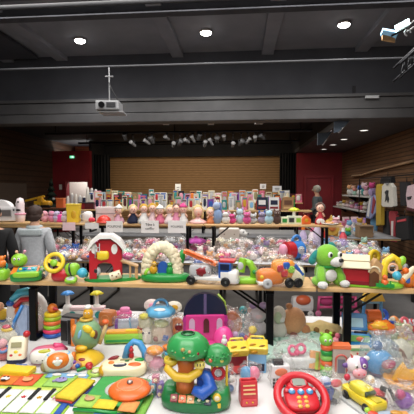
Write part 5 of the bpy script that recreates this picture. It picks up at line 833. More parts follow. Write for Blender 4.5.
t = B2('toy_jug', 'white toy jug with a red heart at its front', 'toy', 90, rot=3); t.p('jug', B().sq((-2, 0, 5.5), (5, 4, 5.6), e=.7), 'e8e0dc'); t.p('heart', B().sq((1.6, -4, 3), (2, 1.4, 2.4), r=(0, 30, 0)).sq((4, -4, 3), (2, 1.4, 2.4), r=(0, -30, 0)), 'e03048'); t.p('handle', B().torus((-7, 0, 6), 2.4, .6, r=(90, 0, 0)), 'silver')
t = B2('toy_case', 'pale pinkish grey toy case behind the red dome', 'toy case', 108, dy=.07); t.p('case', B().box((0, 0, 8), (23, 7, 15), bev=1.4), 'd8c8c4'); t.p('seam', B().box((0, -3.6, 9), (22, .5, .6)), 'grey')
t = B2('toy_dome', 'red domed lid lying on the bench left of the dolls', 'toy', 104, dy=-.08); t.p('dome', B().lathe([(7, 0), (7, 1.6), (6, 5), (3, 7.4), (.01, 8)], n=22), 'e83020'); t.p('rim', B().torus((0, 0, 1), 7, .8), 'f05040')
DL = [(119, 'e8a8c0', 'blond', 'white', 'doll in pink with a pointed white hood next to the toy case'), (133, 'navy', 'blond', None, 'blond doll in navy and white standing among pink dolls'), (144, 'white', 'gold', None, 'fair haired doll in a white dress above the two-line sign'), (147.5+5, 'palepink', 'gold', None, 'fair haired doll in pale pink right of the two-line sign'), (160, 'rose', 'blond', 'white', 'doll in rose with white bonnet between two signs'), (170, 'f0d8d8', 'blond', None, 'blond doll in a blush dress above the third sign'), (183, 'white', 'blond', 'hotpink', 'doll in white with hot pink hair band right of the third sign'), (176.5, 'e888a8', 'brown', None, 'small brown haired doll squeezed between two larger dolls')]
def doll(t, h, dress, hair, hat, wd=5.5, head=3.9):
    t.p('dress', B().lathe([(wd, 0), (wd*.95, h*.16), (wd*.55, h*.4), (wd*.4, h*.55), (.01, h*.6)], n=16, wav=lambda a: 1+.06*math.sin(7*a)), M(dress, 'cloth'))
    for s in (-1, 1): t.p('arm', B().tube([(s*wd*.4, -1, h*.52), (s*wd*.8, -2.4, h*.36)], 1, n=7), 'skin')
    hd = t.p('head', B().sq((0, -.6, h*.74), (head, head*.95, head*1.05), n=12), 'ecb8a0'); t.p('hair', B().sq((0, .5, h*.78), (head*1.22, head*.95, head*1.2), n=10, lump=.16), M(hair, 'plush'), hd)
    t.p('eye', B().ball((-1.2, -head*1.1, h*.76), .45, n=5).ball((1.2, -head*1.1, h*.76), .45, n=5), 'navy', hd); t.p('mouth', B().sq((0, -head*1.12, h*.68), (.7, .3, .3), n=5), 'red', hd)
    if hat: t.p('hat', B().lathe([(head*1.15, 0), (head*.9, 1.6), (.01, 4.6)], (0, .3, h*.86), n=14), M(hat, 'cloth'), hd)
for i, (px, d, hr, ht, lab) in enumerate(DL):
    t = B2('doll', lab, 'doll', px, dy=.06*((i*3) % 3-1), rot=(i*37 % 40)-20, group='dolls on the bench'); doll(t, 17+(i*5 % 4), d, hr, ht, wd=5.4+(i % 3)*.6)
t = B2('styling_head', 'large blond styling doll head in pale pink on the bench', 'doll', 198, rot=6); t.p('bust', B().lathe([(9, 0), (8.6, 2), (3, 5), (2.2, 7)], n=20), 'f0b8b4'); hd = t.p('head', B().sq((0, -1, 11.5), (4.6, 4.4, 5.4)), 'eeb49c'); t.p('hair', B().sq((0, .8, 13), (5.6, 4.6, 5.6), lump=.14).sq((-4, 0, 8), (2, 2.4, 5)).sq((4, 0, 8), (2, 2.4, 5)), M('blond', 'plush'), hd); eyes(t, [(-1.6, -5.2, 12), (1.6, -5.2, 12)], .5, hd); t.p('mouth', B().sq((0, -5.4, 9.4), (1, .3, .4)), 'red', hd)
t = B2('doll', 'small orange dressed doll right of the big blond styling head', 'doll', 210.5); doll(t, 15, 'f08a50', 'blond', None, wd=4)
t = B2('plush_unicorn', 'tall pale blue plush with a horn standing on the doll bench', 'plush toy', 217.5, rot=-10); t.p('body', B().sq((0, 0, 7), (5, 4, 8), lump=.15), M('8aa8d8', 'plush')); h = t.p('head', B().sq((-1, -1, 17.6), (3.6, 3, 4)), M('a8bce4', 'plush')); t.p('horn', B().cyl((-1, -1, 21), (-2, -1, 25), .9, .2), 'white', h); t.p('mane', B().sq((2.4, 1, 15), (2, 2, 6), lump=.2), M('6080c0', 'plush'), h)
L3 = [(226, 'white', 'pink', 'white fluffy toy with pink bow right of the blue unicorn', 12), (232, 'hotpink', 'white', 'hot pink toy pony with white mane on the bench', 10), (240, 'b8d8e4', 'lilac', 'ice blue plush pony beside the hot pink one', 15), (247, 'e04c98', 'pink', 'magenta plush with pink ears left of the silver toys', 12), (253, 'silver', 'white', 'silver grey small plush right of the magenta plush', 10), (262, '9c8cb0', 'blue', 'dusty violet plush with blue ears near the round blue plush', 12), (269, 'a8d4e8', 'silver', 'round pale blue plush with grey ears in the right half of the bench', 14), (277, '5a3c34', 'brown', 'dark brown plush with drooping ears on the bench', 14), (336, 'e8a8b8', 'white', 'small pink plush at the end of the bench right of the red doll', 7)]
for i, (px, c, c2, lab, h) in enumerate(L3):
    t = B2('soft_toy', lab, 'plush toy', px, dy=.03*(i % 3-1), rot=(i*53 % 50)-25); t.p('body', B().sq((0, 0, h*.32), (4.4, 3.6, h*.34), n=10), M(c, 'plush')); hd = t.p('head', B().sq((0, -1, h*.76), (3.4, 3, h*.22), n=10), M(c, 'plush'))
    for s in (-1, 1): t.p('ear', B().sq((s*2.6, 0, h*.95), (1.2, 1, 1.8), n=7), M(c2, 'plush'), hd)
    eyes(t, [(-1.2, -3.8, h*.8), (1.2, -3.8, h*.8)], .4, hd)
BX = [(284, 'e0e4c0', 'green', 'cream and green small box left of the toy kettle', 9, 7), (291, 'd0dcc0', 'charcoal', 'pale green box with dark window on the bench', 10, 8), (298, 'e8e4c8', 'lime', 'ivory box with lime picture next to the orange toy house', 9, 8)]
for px, c, c2, lab, w_, h in BX: t = B2('boxed_toy', lab, 'box', px, rot=px % 9-4); t.p('box', B().box((0, 0, h/2), (w_*.75, 6, h), bev=.2), M(c, 'paper')); t.p('picture', B().box((0, -3.1, h/2), (w_*.5, .2, h*.55), bev=0), M(c2, 'paper'))
t = B2('toy_star', 'yellow lime spiky toy behind the boxes near the orange toy house', 'toy', 294, dy=.1); t.p('stem', B().cyl((0, 0, 0), (0, 0, 12), 1.6), 'white'); t.p('star', B().lathe([(2, -1), (5.4, 0), (3, 2), (.01, 3)], (0, 0, 13), n=30, wav=lambda a: 1+.25*math.cos(5*a)), 'e0e830')
t = B2('toy_house', 'small orange toy house with a round window at the bench end', 'toy house', 305.5); t.p('walls', B().prism([(-4.4, 0), (4.4, 0), (4.6, 5), (0, 9), (-4.6, 5)], 7, bev=.5), 'f06c28'); t.p('round_window', B().sq((0, -3.8, 4), (1.8, .4, 1.8)), 'gold'); t.p('chimney', B().box((2.4, 0, 8), (1.4, 1.4, 3)), 'crimson')
t = B2('doll', 'brown haired doll in a red top sitting at the right end of the bench', 'doll', 320, rot=-10); doll(t, 22, 'd83440', '5a3424', None, wd=5, head=4); t.p('white_apron', B().sq((0, -4, 3), (4, 1, 3)), M('white', 'cloth'))
t = B2('toy_plate', 'flat white dish with small things beside the red dressed doll', 'dish', 330, dy=-.05); t.p('dish', B().lathe([(4, 0), (8, 1), (8, 1.6), (.01, .8)], n=20), 'e8e4d8'); t.p('contents', B().sq((0, 0, 1.8), (4, 4, 1.2), lump=.3), 'apricot')
# tall goods standing behind the heap on the right of the middle tables
RT = [(303, 'c8b8e0', 'orange', 'lilac spray bottle shaped toy behind the right bench leg', 22), (312, 'f0e4e8', 'rose', 'white bottle with rose cap right of the bench leg', 20), (322, 'e83c30', 'orange', 'red bottle toy with orange cap left of the yellow star', 24), (343, 'e84858', 'white', 'red toy bottle with white cap right of the yellow star plush', 20), (317, 'd8c8e0', 'silver', 'tall pale lilac bottle toy between white and red bottles', 30)]
for px, c, c2, lab, h in RT: t = T('toy_bottle', lab, 'toy bottle', P(px, 247.6+(px % 3)*.4, TZ+.01)); t.p('bottle', B().lathe([(3.4, 0), (3.8, 2), (3.6, h*.6), (1.6, h*.78), (1.4, h*.84)], n=16), c); t.p('cap', B().cyl((0, 0, h*.82), (0, 0, h), 2, 1.5), c2)
t = T('plush_star', 'big yellow orange star plush standing behind the heap near the bench end', 'plush toy', P(331, 247, TZ+.01), rot=5)
pts = [((11 if j % 2 == 0 else 6)*math.sin(j*math.pi/5), 20+(12 if j % 2 == 0 else 6.5)*math.cos(j*math.pi/5)) for j in range(10)]
t.p('star_body', B().prism(pts, 5, bev=1.6), M('f0c040', 'plush')); t.p('orange_face', B().sq((0, -2.6, 20), (4, 1.4, 4)), M('f08c38', 'plush')); t.p('stand', B().sq((0, 0, 5), (5, 4, 6)), M('f0b0a0', 'plush'))
t = T('toy_flower', 'bright yellow ringed toy wheel behind the farmhouse roof', 'toy', P(374, 264.5, TZ+.01)); t.p('wheel', B().torus((0, 0, 8), 5, 2.4, r=(85, 0, 20)), 'f4cc10'); t.p('hub', B().sq((0, 0, 8), (2.6, 2, 2.6)), 'd8a818'); t.p('foot', B().box((0, 0, 1), (6, 5, 2)), 'yellow')
# ------------------------------------------------------------ far rows: boxes, books, films
names = {'red': 'red', 'blue': 'blue', 'white': 'white', 'pink': 'pink', 'gold': 'gold', 'green': 'green', 'teal': 'teal', 'navy': 'navy', 'cream': 'cream', 'orange': 'orange', 'purple': 'purple', 'silver': 'silver', 'black': 'black', 'tan': 'tan', 'rose': 'rose', 'sky': 'sky blue', 'khaki': 'khaki', 'maroon': 'maroon'}
keys = list(names); wts = [2, 1, 16, 3, 1, 1, 1, 2, 14, 1, 1, 10, 2, 7, 2, 2, 4, 1]
usedp = set()
def far_item(px, Yd, z, h, where, grp, i, w_=None):
    for _ in range(200):
        a, b_ = random.choices(keys, wts)[0], random.choices(keys, [x+2 for x in wts])[0]; kd = random.choice(['boxed game', 'picture book', 'boxed doll', 'film case'])
        if a != b_ and (a, b_, kd) not in usedp: break
    usedp.add((a, b_, kd)); p = onY(px, 200, Yd)
    t = T(kd.replace(' ', '_'), f'{names[a]} {kd} with {names[b_]} picture, {where}', kd.split()[-1], (p.x, Yd, z+.002), rot=random.uniform(-12, 12), group=grp)
    w_ = w_ or random.uniform(4.6, 6.4); t.p('cover', B().box((0, 0, h/2), (w_, 2.6, h), r=(random.uniform(-5, 0), random.uniform(-2, 2), 0), bev=0), M(a, 'paper'))
    t.p('picture', B().sq((random.uniform(-.5, .5), -1.5, h*.52), (w_*.32, .4, h*.3), n=6, e=.7), M(b_, 'paper')); t.p('title_band', B().box((0, -1.5, h*.88), (w_*.8, .3, h*.1), bev=0), M(random.choice(keys), 'paper'))
random.seed(4); i = 0; px = 92
while px < 300: far_item(px, 10.62, 1.33, random.uniform(8.5, 13), 'on the farthest bench before the stage '+('left part' if px < 160 else 'middle part' if px < 230 else 'right part'), 'upright boxes and books on the farthest bench', i); px += random.uniform(5.4, 6.8); i += 1
px = 98
while px < 296: far_item(px, 8.22, 1.25, random.uniform(9, 14), 'on the bench behind the dolls '+('left part' if px < 160 else 'middle part' if px < 230 else 'right part'), 'upright boxes and books behind the dolls', i); px += random.uniform(5.8, 7.4); i += 1
px = 100
while px < 290: far_item(px, 8.4, 1.25, random.uniform(13, 17), 'in the back line of the third bench '+('left part' if px < 160 else 'middle part' if px < 230 else 'right part'), 'upright boxes and books in the back line', i); px += random.uniform(8, 10); i += 1
for px, py, w_, h, c, lab in ((178, 193, 5.5, 9, 'f0eee4', 'small white price card standing tallest above the books in the middle'), (263, 189, 6, 5, 'white', 'small white card above the dark game boxes on the right'), (277, 192, 9, 6, 'd8dce4', 'wide pale card leaning above the navy and red game boxes')):
    p = onY(px, py, 10.78); t = T('price_card', lab, 'card', (p.x, 10.78, 1.332)); hh = (p.z-1.33)/t.k; t.p('card', B().box((0, 0, hh+h/2), (w_, .4, h), bev=0), M(c, 'paper')); t.p('stick', B().cyl((0, .3, 0), (0, .3, hh+1), .4), 'tan'); t.p('writing', B().box((0, -.3, hh+h*.6), (w_*.5, .1, .8), bev=0).box((0, -.3, hh+h*.35), (w_*.4, .1, .8), bev=0), M('grey', 'paper'))
for px, c, c2, h, w_, lab in ((262, 'navy', 'white', 13, 10, 'large navy game box with white lettering blob at the right of the books'), (274, 'white', 'navy', 13, 10, 'large white game box with a navy picture beside the navy one'), (288, 'a87848', 'brown', 13, 11, 'tan wooden crate with slats at the right end of the books')):
    p = onY(px, 200, 8.12); t = T('boxed_game' if px < 280 else 'wooden_crate', lab, 'box', (p.x, 8.13, 1.252)); t.p('box', B().box((0, 0, h/2), (w_, 1.6, h), bev=.1), M(c, 'paper')); t.p('picture', B().box((0, -1, h*.6), (w_*.7, .3, h*.35), bev=0), M(c2, 'paper')); t.p('red_band', B().box((0, -1, h*.2), (w_*.8, .3, h*.16), bev=0), M('crimson' if px < 280 else 'd8a868', 'paper'))
# bottles by the doorway
for i, (px, c) in enumerate(((68, 'white'), (72, 'silver'), (76, 'e8e4dc'), (80, 'c8c8cc'), (84, 'navy'), (88, 'white'), (92, 'silver'), (96, 'blue'))):
    p = onY(px, 200, 9.4 if px < 90 else 10.6); z = .75 if px < 90 else 1.332
    lab = ['first', 'second', 'third', 'fourth', 'fifth', 'sixth', 'seventh', 'eighth'][i]+f' bottle-like {"navy" if c=="navy" else "blue" if c=="blue" else "pale"} container from the left before the lit doorway'
    if px < 84: p = onY(px, 200, 10.0)
    t = T('tall_container', lab, 'container', (onY(px, 200, 10.7).x, 10.7, 1.332) if px > 87 else (onY(px, 200, 9.9).x, 9.9, 1.202), group='tall containers by the doorway'); h = 10+(i*7 % 4)
    t.p('body', B().cyl((0, 0, 0), (0, 0, h), 1.8, 1.6, n=14), c); t.p('cap', B().cyl((0, 0, h), (0, 0, h+1.6), 1.2, 1, n=12), 'white')
# left rear table goods
def LR(name, label, cat, px, **k): p = onY(px, 205, 9.7); return T(name, label, cat, (p.x, 9.7, .752), **k)
t = T('shelf_bench', 'low dark crate shelf on the rear left table carrying toys', 'shelf', (-5.5, 9.8, .752), k=1, rot=-5); t.p('top', B().box((0, 0, .435), (2.0, .5, .03), bev=.005), M('brown', 'matt')); t.p('side', B().box((-.97, 0, .21), (.03, .5, .42), bev=.003), M('brown', 'matt')); t.p('side', B().box((.97, 0, .21), (.03, .5, .42), bev=.003), M('brown', 'matt'))
def LS(name, label, cat, px, **k): p = onY(px, 205, 9.75); return T(name, label, cat, (p.x, 9.75, 1.204), **k)
t = LS('toy_crane', 'yellow toy crane with a long raised boom before the brown side wall', 'toy crane', 36); t.p('body', B().box((4, 0, 4), (10, 7, 5), bev=.8), 'gold'); t.p('boom', B().box((-1, 0, 9), (20, 2, 2), r=(0, -14, 0), bev=.3), 'd8a018'); t.p('cab', B().box((5, -1, 8), (5, 5, 5), bev=.5), 'c89018'); [wheel(t, (x, -3.6, 1.6), 1.6, 1.4) for x in (0, 4, 8)]
t = LS('toy_digger', 'mustard toy digger with black tracks right of the yellow crane', 'toy digger', 47); t.p('body', B().sq((0, 0, 4), (5, 4, 3), e=.6), 'd8981c'); t.p('track', B().sq((0, -3.4, 1.4), (5, 1, 1.5), e=.6), 'black'); t.p('arm', B().tube([(0, -1, 6), (-4, -1, 8), (-6, -1, 5)], .8), 'gold')
t = T('toy_box', 'small orange storage box behind the bench left of the lit doorway', 'box', (onY(61, 205, 9.7).x, 9.7, 1.204)); t.p('box', B().box((0, 0, 4.5), (7.4, 7, 9), bev=.5), 'f06a30'); t.p('lid', B().box((0, 0, 9.2), (8, 7.6, 1), bev=.3), 'f07c40')
p = onY(51.5, 200, 11.5); t = T('christmas_tree', 'small dark artificial christmas tree with two pale baubles', 'christmas tree', (p.x, 11.5, 0), k=1)
b = B()
for i in range(9): z = .5+.17*i; r_ = .42*(1-i/9.5); b.lathe([(.03, .12), (r_, -.05), (r_*.75, 0), (.02, .16)], (0, 0, z), n=26, wav=lambda a, i=i: 1+.22*math.sin(9*a+i))
t.p('branches', b, M('0e2416', 'matt')); t.p('trunk', B().cyl((0, 0, 0), (0, 0, .6), .04), 'brown'); t.p('foot', B().cyl((0, 0, 0), (0, 0, .05), .2), 'charcoal')
for x, z in ((-.15, 1.45), (.18, 1.4), (.05, 1.0), (-.22, .9)): t.p('bauble', B().ball((x, -.28, z), .04), 'silver')
for px, lab, c in ((61, 'red box of dark goods', 'crimson'),): pass
for i, (px, c, lab) in enumerate(((84, 'crimson', 'crimson toy box on the rear table behind the yellow bucket'), (90, 'maroon', 'maroon toy box on the rear table left of the toy case'))):
    p = onY(px, 210, 8.3); t = T('toy_box', lab, 'box', (p.x, 8.3, 1.252)); t.p('box', B().box((0, 0, 3), (9, 6, 6), bev=.4), c); t.p('lid', B().box((0, 0, 6.2), (9.6, 6.6, 1), bev=.3), 'charcoal')
# ------------------------------------------------------------ right side: shelves, heap, clothes
table('rear side table by the aisle carrying mixed goods under the shelves', 1.66, 3.05, 7.5, 10.1)
tag(link_mesh('tablecloth', B().sheet(1.42, 2.64, lambda u, v: .002*math.sin(u*9), nx=8, ny=8, t=.004, c=(2.355, 8.8, TZ+.003)), M('grey', 'paper')), 'grey cloth on the rear side table under the shelves', 'tablecloth')
random.seed(9)
def small_plush(t, c, c2, h=9, w_=4):
    t.p('body', B().sq((0, 0, h*.34), (w_, w_*.85, h*.36), n=8, lump=.1, seed=h), M(c, 'plush')); hd = t.p('head', B().sq((0, -1, h*.8), (w_*.75, w_*.7, h*.24), n=8), M(c2, 'plush'))
    for s in (-1, 1): t.p('ear', B().ball((s*w_*.55, -.6, h*1.0), w_*.26, n=5), M(c2, 'plush'), hd)
cc = list(CN.items()); k = 0; us = set()
def pick():
    while 1:
        a, b_ = random.choice([c for c in cc for _r in range(5 if c[0] in ('white', 'silver', 'palepink', 'c8b8a8', 'f0e0d8', 'cream') else 1)]), random.choice(cc)
        if a[0] != b_[0] and (a[0], b_[0]) not in us: us.add((a[0], b_[0])); return a, b_
for row, (py) in enumerate((236, 232, 228.5, 226)):
    px = 337+row*3-(6 if row == 0 else 0)
    while px < 372-row*2:
        a, b_ = pick(); kd = random.choice(['plush', 'box', 'book'])
        loc = P(px, py, TZ+.01)
        t = T({'plush': 'soft_toy', 'box': 'boxed_toy', 'book': 'picture_book'}[kd], f'{a[1]} {kd} with {b_[1]} '+{'plush': 'head', 'box': 'window', 'book': 'cover band'}[kd]+' on the side table beneath the shelves', {'plush': 'plush toy', 'box': 'box', 'book': 'book'}[kd], loc, rot=random.uniform(-40, 40), group='mixed goods on the side table'); h = random.uniform(7, 12)
        if kd == 'plush': small_plush(t, a[0], b_[0], h)
        else: t.p('box' if kd == 'box' else 'cover', B().box((0, 0, h*.4), (7, 4 if kd == 'box' else 1.5, h*.8), r=(-8, 0, 0), bev=.2), M(a[0], 'paper')); t.p('window' if kd == 'box' else 'band', B().box((0, -2.3 if kd == 'box' else -1.2, h*.45), (4.6, .3, h*.35), r=(-8, 0, 0), bev=0), M(b_[0], 'paper'))
        px += random.uniform(7, 9)
t = T('cardboard_box', 'brown cardboard box at the aisle end of the side table', 'carton', P(364, 237, TZ+.01)); t.p('box', B().box((0, 0, 6), (14, 10, 12), bev=.2), M('8a6c4c', 'paper')); t.p('flap', B().box((0, -6.4, 11), (13, 3, .4), r=(-30, 0, 0), bev=0), M('9c7c58', 'paper'))
XS = XR-.4
def shelf(name, lab, a, b):
    p, q = onX(*a, XS), onX(*b, XS); z = (p.z+q.z)/2; t = T(name, lab, 'shelf', (XR-.2, (p.y+q.y)/2, z), k=1, rot=-5); L = abs(p.y-q.y)
    t.p('board', B().box((0, 0, -.02), (.4, L, .04), bev=.004), M('c8c4be', 'matt'))
    for s in (-.42, 0, .42): t.p('bracket', B().prism([(-.14, -.03), (.19, -.03), (.19, -.22)], .03, (0, s*L, 0)), M('charcoal', 'metal'))
    return min(p.y, q.y), max(p.y, q.y), z
s1 = shelf('wall_shelf', 'lower pale wall shelf crowded with small plush toys', (333, 205.5), (363, 211.5)); s2 = shelf('wall_shelf', 'upper wall shelf with a few taller toys beside the red wall', (342, 193.5), (369, 198))
for nm, (y0, y1, z), n, hh in (('lower', s1, 15, .24), ('upper', s2, 10, .34)):
    for j in range(n):
        a, b_ = pick(); y = y0+.15+(y1-y0-.3)*j/(n-1); h = hh*random.uniform(.6, 1.15)
        t = T('soft_toy' if nm == 'lower' else 'toy_figure', f'{a[1]} {"plush" if nm == "lower" else "toy figure"} with {b_[1]} head on the {nm} wall shelf', 'plush toy' if nm == 'lower' else 'toy', (XS+.14+.05*(j % 2), y, z+.003), k=h/10, rot=-60, group=f'toys on the {nm} wall shelf')
        small_plush(t, a[0], b_[0], 9, 4.4 if nm == 'lower' else 3)
# cable/rail on the wooden wall
pts = [onX(x, y, XR-.06) for x, y in ((352, 176), (362, 175), (374, 171), (386, 168), (400, 164.5), (414, 161))]
o = link_mesh('wall_cable', B().tube(pts, .03), M('a88058', 'matt')); tag(o, 'brown rail curving along the slatted wood wall above the clothes', 'rail')
# clothes
XG = 3.3
def garment(name, lab, cat, out, col, thick=.05, X=XG, extra=(), group=None, mat='cloth'):
    """outline in photo frame coordinates laid on the rack plane at its real distance, given folds and thickness"""
    pts3 = [onX(x, y, X) for x, y in out]; cy = sum(p.y for p in pts3)/len(pts3); zt = max(p.z for p in pts3); zb = min(p.z for p in pts3)
    t = T(name, lab, cat, (X, cy, zb), k=1, rot=-5, group=group)
    def sh(o_, cx, th): q = [onX(x, y, X) for x, y in o_]; return B().prism([(-(p.y-cy), p.z-zb) for p in q], th, (cx, 0, 0), r=(0, 0, -90), bev=min(.012, th*.3))
    t.p('fabric', sh(out, 0, thick), M(col, mat))
    for nm, o_, c in extra: t.p(nm, sh(o_, -thick/2-.006, .014), M(c, mat))
    cxp = sum(x for x, y in out)/len(out)
    t.p('hanger', B().tube([(0, 0, zt-zb-.02), (0, 0, zt-zb+.1)], .008), M('charcoal', 'metal')); return t, zt, cy
rk = T('clothes_rail', 'dark metal clothes rail holding the garments by the wood wall', 'clothes rail', (XG, 8.7, 0), k=1, rot=-5)
rz = 1.98
rk.p('top_bar', B().cyl((0, -2.4, rz), (0, 2.2, rz), .014), M('charcoal', 'metal')); 
for y in (-2.4, 2.2): rk.p('upright', B().cyl((0, y, 0), (0, y, rz), .014), M('charcoal', 'metal')); rk.p('foot', B().cyl((-.25, y, .03), (.25, y, .03), .016), M('charcoal', 'metal'))
rk.p('lower_bar', B().cyl((.12, -2.4, 1.15), (.12, 2.2, 1.15), .01), M('charcoal', 'metal'))
garment('yellow_dress', 'long mustard yellow dress hanging beside the white top', 'dress', [(378.5, 184), (382, 184), (383.5, 190), (382.5, 200), (383, 225), (377.5, 226), (378, 200), (377, 190)], 'c8a428', .08)
garment('white_top', 'white long sleeved top with a dark printed figure', 'top', [(386, 183), (392, 183), (395, 187), (396, 206), (393.5, 207), (384, 207), (382.8, 205), (383.5, 186)], 'd8d4c8', .07, X=XG-.06, extra=[('printed_figure', [(388.5, 190), (390.5, 190.5), (389.8, 195), (391, 199), (390, 203), (388.6, 199), (387, 202), (387.8, 195), (386.6, 192)], 'charcoal'), ('collar', [(386.5, 183), (391.5, 183), (389, 185.5)], 'grey')])
garment('striped_top', 'blue, white and red striped garment left of the yellow dress', 'top', [(371, 197), (375, 195), (378, 201), (377, 213), (372, 219), (367, 218), (369, 207)], '8c98c8', .07, extra=[('red_stripe', [(375, 196), (377.5, 201), (374.5, 214), (373, 213)], 'a03040'), ('white_stripe', [(371, 199), (373, 197), (370.5, 217), (368.5, 216)], 'white')])
garment('blue_trousers', 'light blue child trousers hanging below the striped garment', 'trousers', [(372, 213), (378, 212), (377.5, 222), (375, 240), (370.5, 240), (371.5, 224)], '6aa8d4', .06, X=XG+.12)
garment('dark_trousers', 'dark grey trousers hanging below the white top', 'trousers', [(384, 211), (389, 211), (389.5, 238), (384, 238)], '38383c', .06, X=XG+.12)
garment('red_jumpsuit', 'red and white patterned jumpsuit between dark trousers and black bag', 'clothes', [(390.5, 211), (396.5, 211), (398, 217), (396, 228), (396, 242), (392, 242), (392, 226), (389.8, 217)], 'b83844', .06, X=XG+.12, extra=[('white_print', [(393, 221), (395, 221), (394.6, 240), (393, 240)], 'white')])
garment('black_shirt', 'black shirt hanging with a pink and white patterned one', 'shirt', [(401, 182), (409, 182), (411, 188), (410, 206), (402, 206)], '1a181c', .07)
garment('patterned_shirt', 'pink and white patterned shirt at the right edge of the photo', 'shirt', [(409, 186), (416, 184), (419, 190), (418, 212), (409, 210), (407.5, 195)], 'd8b8c0', .07, X=XG-.12, extra=[('black_pattern', [(409, 197), (414, 196), (413, 199), (410, 200)], 'charcoal'), ('maroon_hem', [(409, 207), (417, 209), (417, 212), (409, 210)], 'maroon')])
garment('black_bag', 'black hanging garment bag with a red and white logo line', 'garment bag', [(398, 217), (411, 216), (412, 240), (398, 241)], '141216', .1, X=XG-.05, extra=[('red_logo', [(400, 220.5), (409, 218.5), (409, 221), (400, 222.5)], 'd8404c')])
garment('dark_jacket', 'dark jacket hanging high on the rail above the white top', 'jacket', [(383, 177), (393, 176), (394, 183), (382, 183.5)], '242226', .09, X=XG+.08)
t = T('shoe_rack', 'low dark bench at the foot of the clothes with pale shoes', 'bench', (2.8, 6.6, 0), k=1, rot=-5); t.p('top', B().box((0, 0, .3), (.5, 1.6, .05), bev=.01), M('black', 'matt')); [t.p('leg', B().box((x, y, .14), (.05, .05, .28)), M('black', 'matt')) for x in (-.2, .2) for y in (-.7, .7)]
for i, (y, lab) in enumerate(((-.45, 'pale pair of shoes nearest the camera under the hanging clothes'), (.1, 'pale pair of shoes in the middle under the hanging clothes'))):
    t = T('shoes', lab, 'shoes', (2.75, 6.6+y, .327), k=.01, rot=60)
    for s in (-6, 6): sh = t.p('shoe', B().sq((0, s, 4), (13, 4.6, 4), e=.8).sq((-6, s, 7), (6, 4.4, 5)), 'silver'); t.p('sole', B().sq((0, s, 1.2), (13.6, 5, 1.2), e=.6), 'white', sh)
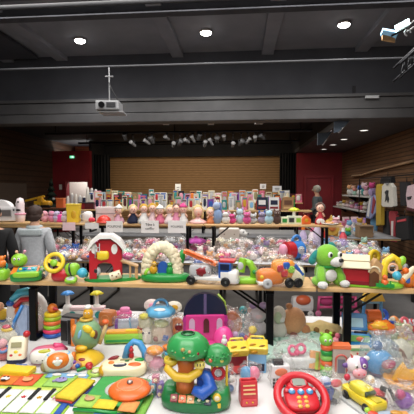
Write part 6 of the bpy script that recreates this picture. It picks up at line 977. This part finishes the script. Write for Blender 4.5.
# ------------------------------------------------------------ people
def skin_mesh(name, joints, edges, mat, parent, sub=2):
    me = bpy.data.meshes.new(name); me.from_pydata([j[:3] for j in joints], edges, []); o = bpy.data.objects.new(name, me); COL.objects.link(o)
    sk = o.modifiers.new('s', 'SKIN'); sk.use_smooth_shade = True; sb = o.modifiers.new('u', 'SUBSURF'); sb.levels = sb.render_levels = sub
    for v, j in zip(me.skin_vertices[0].data, joints): v.radius = (j[3], j[4] if len(j) > 4 else j[3])
    me.skin_vertices[0].data[0].use_root = True
    dg = bpy.context.evaluated_depsgraph_get(); m2 = bpy.data.meshes.new_from_object(o.evaluated_get(dg)); m2.materials.clear(); m2.materials.append(mat)
    bpy.data.objects.remove(o); n = bpy.data.objects.new(name, m2); COL.objects.link(n); n.parent = parent
    for p_ in m2.polygons: p_.use_smooth = True
    return n
def person(label, loc, H, rot, jacket, trous, hair, lean=0, hairlen=0, head_down=0, collar=None, skin='d8a080'):
    """faces +y in its own frame; feet at z=0"""
    t = T('person', label, 'person', loc, rot=rot, k=1); s = H/1.7; L = lean
    J = [(0, 0, .92, .15, .12), (0, .02+L*.2, 1.12, .13, .11), (0, .03+L*.6, 1.32, .16, .12), (0, .02+L*.9, 1.44, .09, .08), (0, .03+L, 1.50, .055, .055), (0, .05+L*1.15, 1.56, .07, .08), (0, .05+L*1.2, 1.64, .085, .1), (0, .04+L*1.2, 1.69, .05, .06)]
    E = [(0, 1), (1, 2), (2, 3), (3, 4), (4, 5), (5, 6), (6, 7)]; n = len(J)
    arms = {}
    for sd in (-1, 1):
        a = len(J); J += [(sd*.17, .02+L*.75, 1.38, .062), (sd*.235, .0+L*.55, 1.12, .048), (sd*.2, .2+L*.6, .98, .036), (sd*.17, .28+L*.6, .97, .03, .022)]; E += [(2, a), (a, a+1), (a+1, a+2), (a+2, a+3)]; arms[sd] = a
        a = len(J); J += [(sd*.095, 0, .86, .092), (sd*.1, .02, .5, .062), (sd*.1, -.01, .1, .042), (sd*.1, .12, .045, .036)]; E += [(0, a), (a, a+1), (a+1, a+2), (a+2, a+3)]
        for f in range(5):   # fingers: four unequal, thumb from the palm's side
            w0 = arms[sd]+3; b0 = len(J); x = sd*(.19-.014*f) if f < 4 else sd*.13; ln = [.03, .042, .045, .038, .03][f]
            if f < 4: J += [(x, .325+L*.6, .965, .009), (x, .325+ln+L*.6, .95, .008), (x, .32+ln*1.5+L*.6, .925, .007)]
            else: J += [(sd*.142, .29+L*.6, .965, .010), (sd*.125, .32+L*.6, .955, .009), (sd*.125, .345+L*.6, .94, .008)]
            E += [(w0, b0), (b0, b0+1), (b0+1, b0+2)]
    sc = lambda JJ: [(j[0]*s, j[1]*s, j[2]*s)+tuple(r*s for r in j[3:]) for j in JJ]
    body = skin_mesh('body', sc(J), E, M(skin, 'matt'), t.o)
    JJ = [(0, 0, .82, .19, .15), (0, .01+L*.1, .98, .185, .15), (0, .02+L*.3, 1.15, .165, .14), (0, .03+L*.6, 1.32, .19, .15), (0, .02+L*.88, 1.42, .12, .1)]; EE = [(0, 1), (1, 2), (2, 3), (3, 4)]
    for sd in (-1, 1): a = len(JJ); JJ += [(sd*.18, .02+L*.75, 1.37, .085), (sd*.245, .0+L*.55, 1.12, .066), (sd*.205, .17+L*.6, .99, .05)]; EE += [(3, a), (a, a+1), (a+1, a+2)]
    jk = skin_mesh('jacket', sc(JJ), EE, M(jacket, 'cloth'), t.o)
    if collar: c_ = B().torus((0, (.02+L*.92)*s, 1.44*s), .085*s, .03*s, sy=.9).box((0, (-.1+L*.7)*s, 1.38*s), (.3*s, .06*s, .09*s), bev=.02); t.p('collar', c_, M(collar, 'cloth'), jk)
    TJ = [(0, 0, .9, .17, .14)]; TE = []
    for sd in (-1, 1): a = len(TJ); TJ += [(sd*.1, 0, .82, .115), (sd*.105, .02, .5, .08), (sd*.105, -.01, .12, .062)]; TE += [(0, a), (a, a+1), (a+1, a+2)]
    skin_mesh('trousers', sc(TJ), TE, M(trous, 'cloth'), t.o)
    hy = (.05+L*1.2)*s
    hb = B().sq((0, hy-.015*s, 1.645*s), (.105*s, .115*s, .11*s), lump=.1, seed=3, n=14)
    if hairlen: hb.sq((0, hy-.06*s, (1.60-hairlen/2)*s), (.1*s, .07*s, (.06+hairlen/2)*s), lump=.12, n=12)
    t.p('hair', hb, M(hair, 'matt'))
    fz = 1.60*s; t.p('nose', B().sq((0, hy+.115*s, fz+.01*s), (.014*s, .02*s, .022*s)), M(skin, 'matt'))
    for sd in (-1, 1): t.p('eye', B().ball((sd*.032*s, hy+.1*s, fz+.03*s), .011*s), 'white'); t.p('ear', B().sq((sd*.093*s, hy+.01*s, fz+.01*s), (.012*s, .02*s, .03*s)), M(skin, 'matt')); t.p('shoe', B().sq((sd*.1*s, .06*s, .045*s), (.05*s, .14*s, .045*s), e=.7), 'black')
    t.p('mouth', B().sq((0, hy+.1*s, fz-.035*s), (.025*s, .008*s, .007*s)), M('a85048', 'matt'))
    return t
hp_ = onY(32, 212, 4.35)
person('person seen from behind in a light grey jacket with short dark brown hair', (hp_.x, 4.35, 0), 1.46, 4, 'bcc0c6', '16161a', '3a2219', lean=.06, hairlen=.02, collar='c0cccf')
hp_ = onY(318, 195, 11.6)
person('grey haired person in a dark grey jacket standing before the red double door', (hp_.x, 11.6, 0), 1.76, 60, '5c666a', '2c2e34', 'b0a898', lean=.0)
hp_ = onY(-8, 240, 3.9)
person('person in black at the left edge, only a dark sleeve in view', (hp_.x, 3.9, 0), 1.50, 20, '141316', '101012', '1c1614', lean=0)
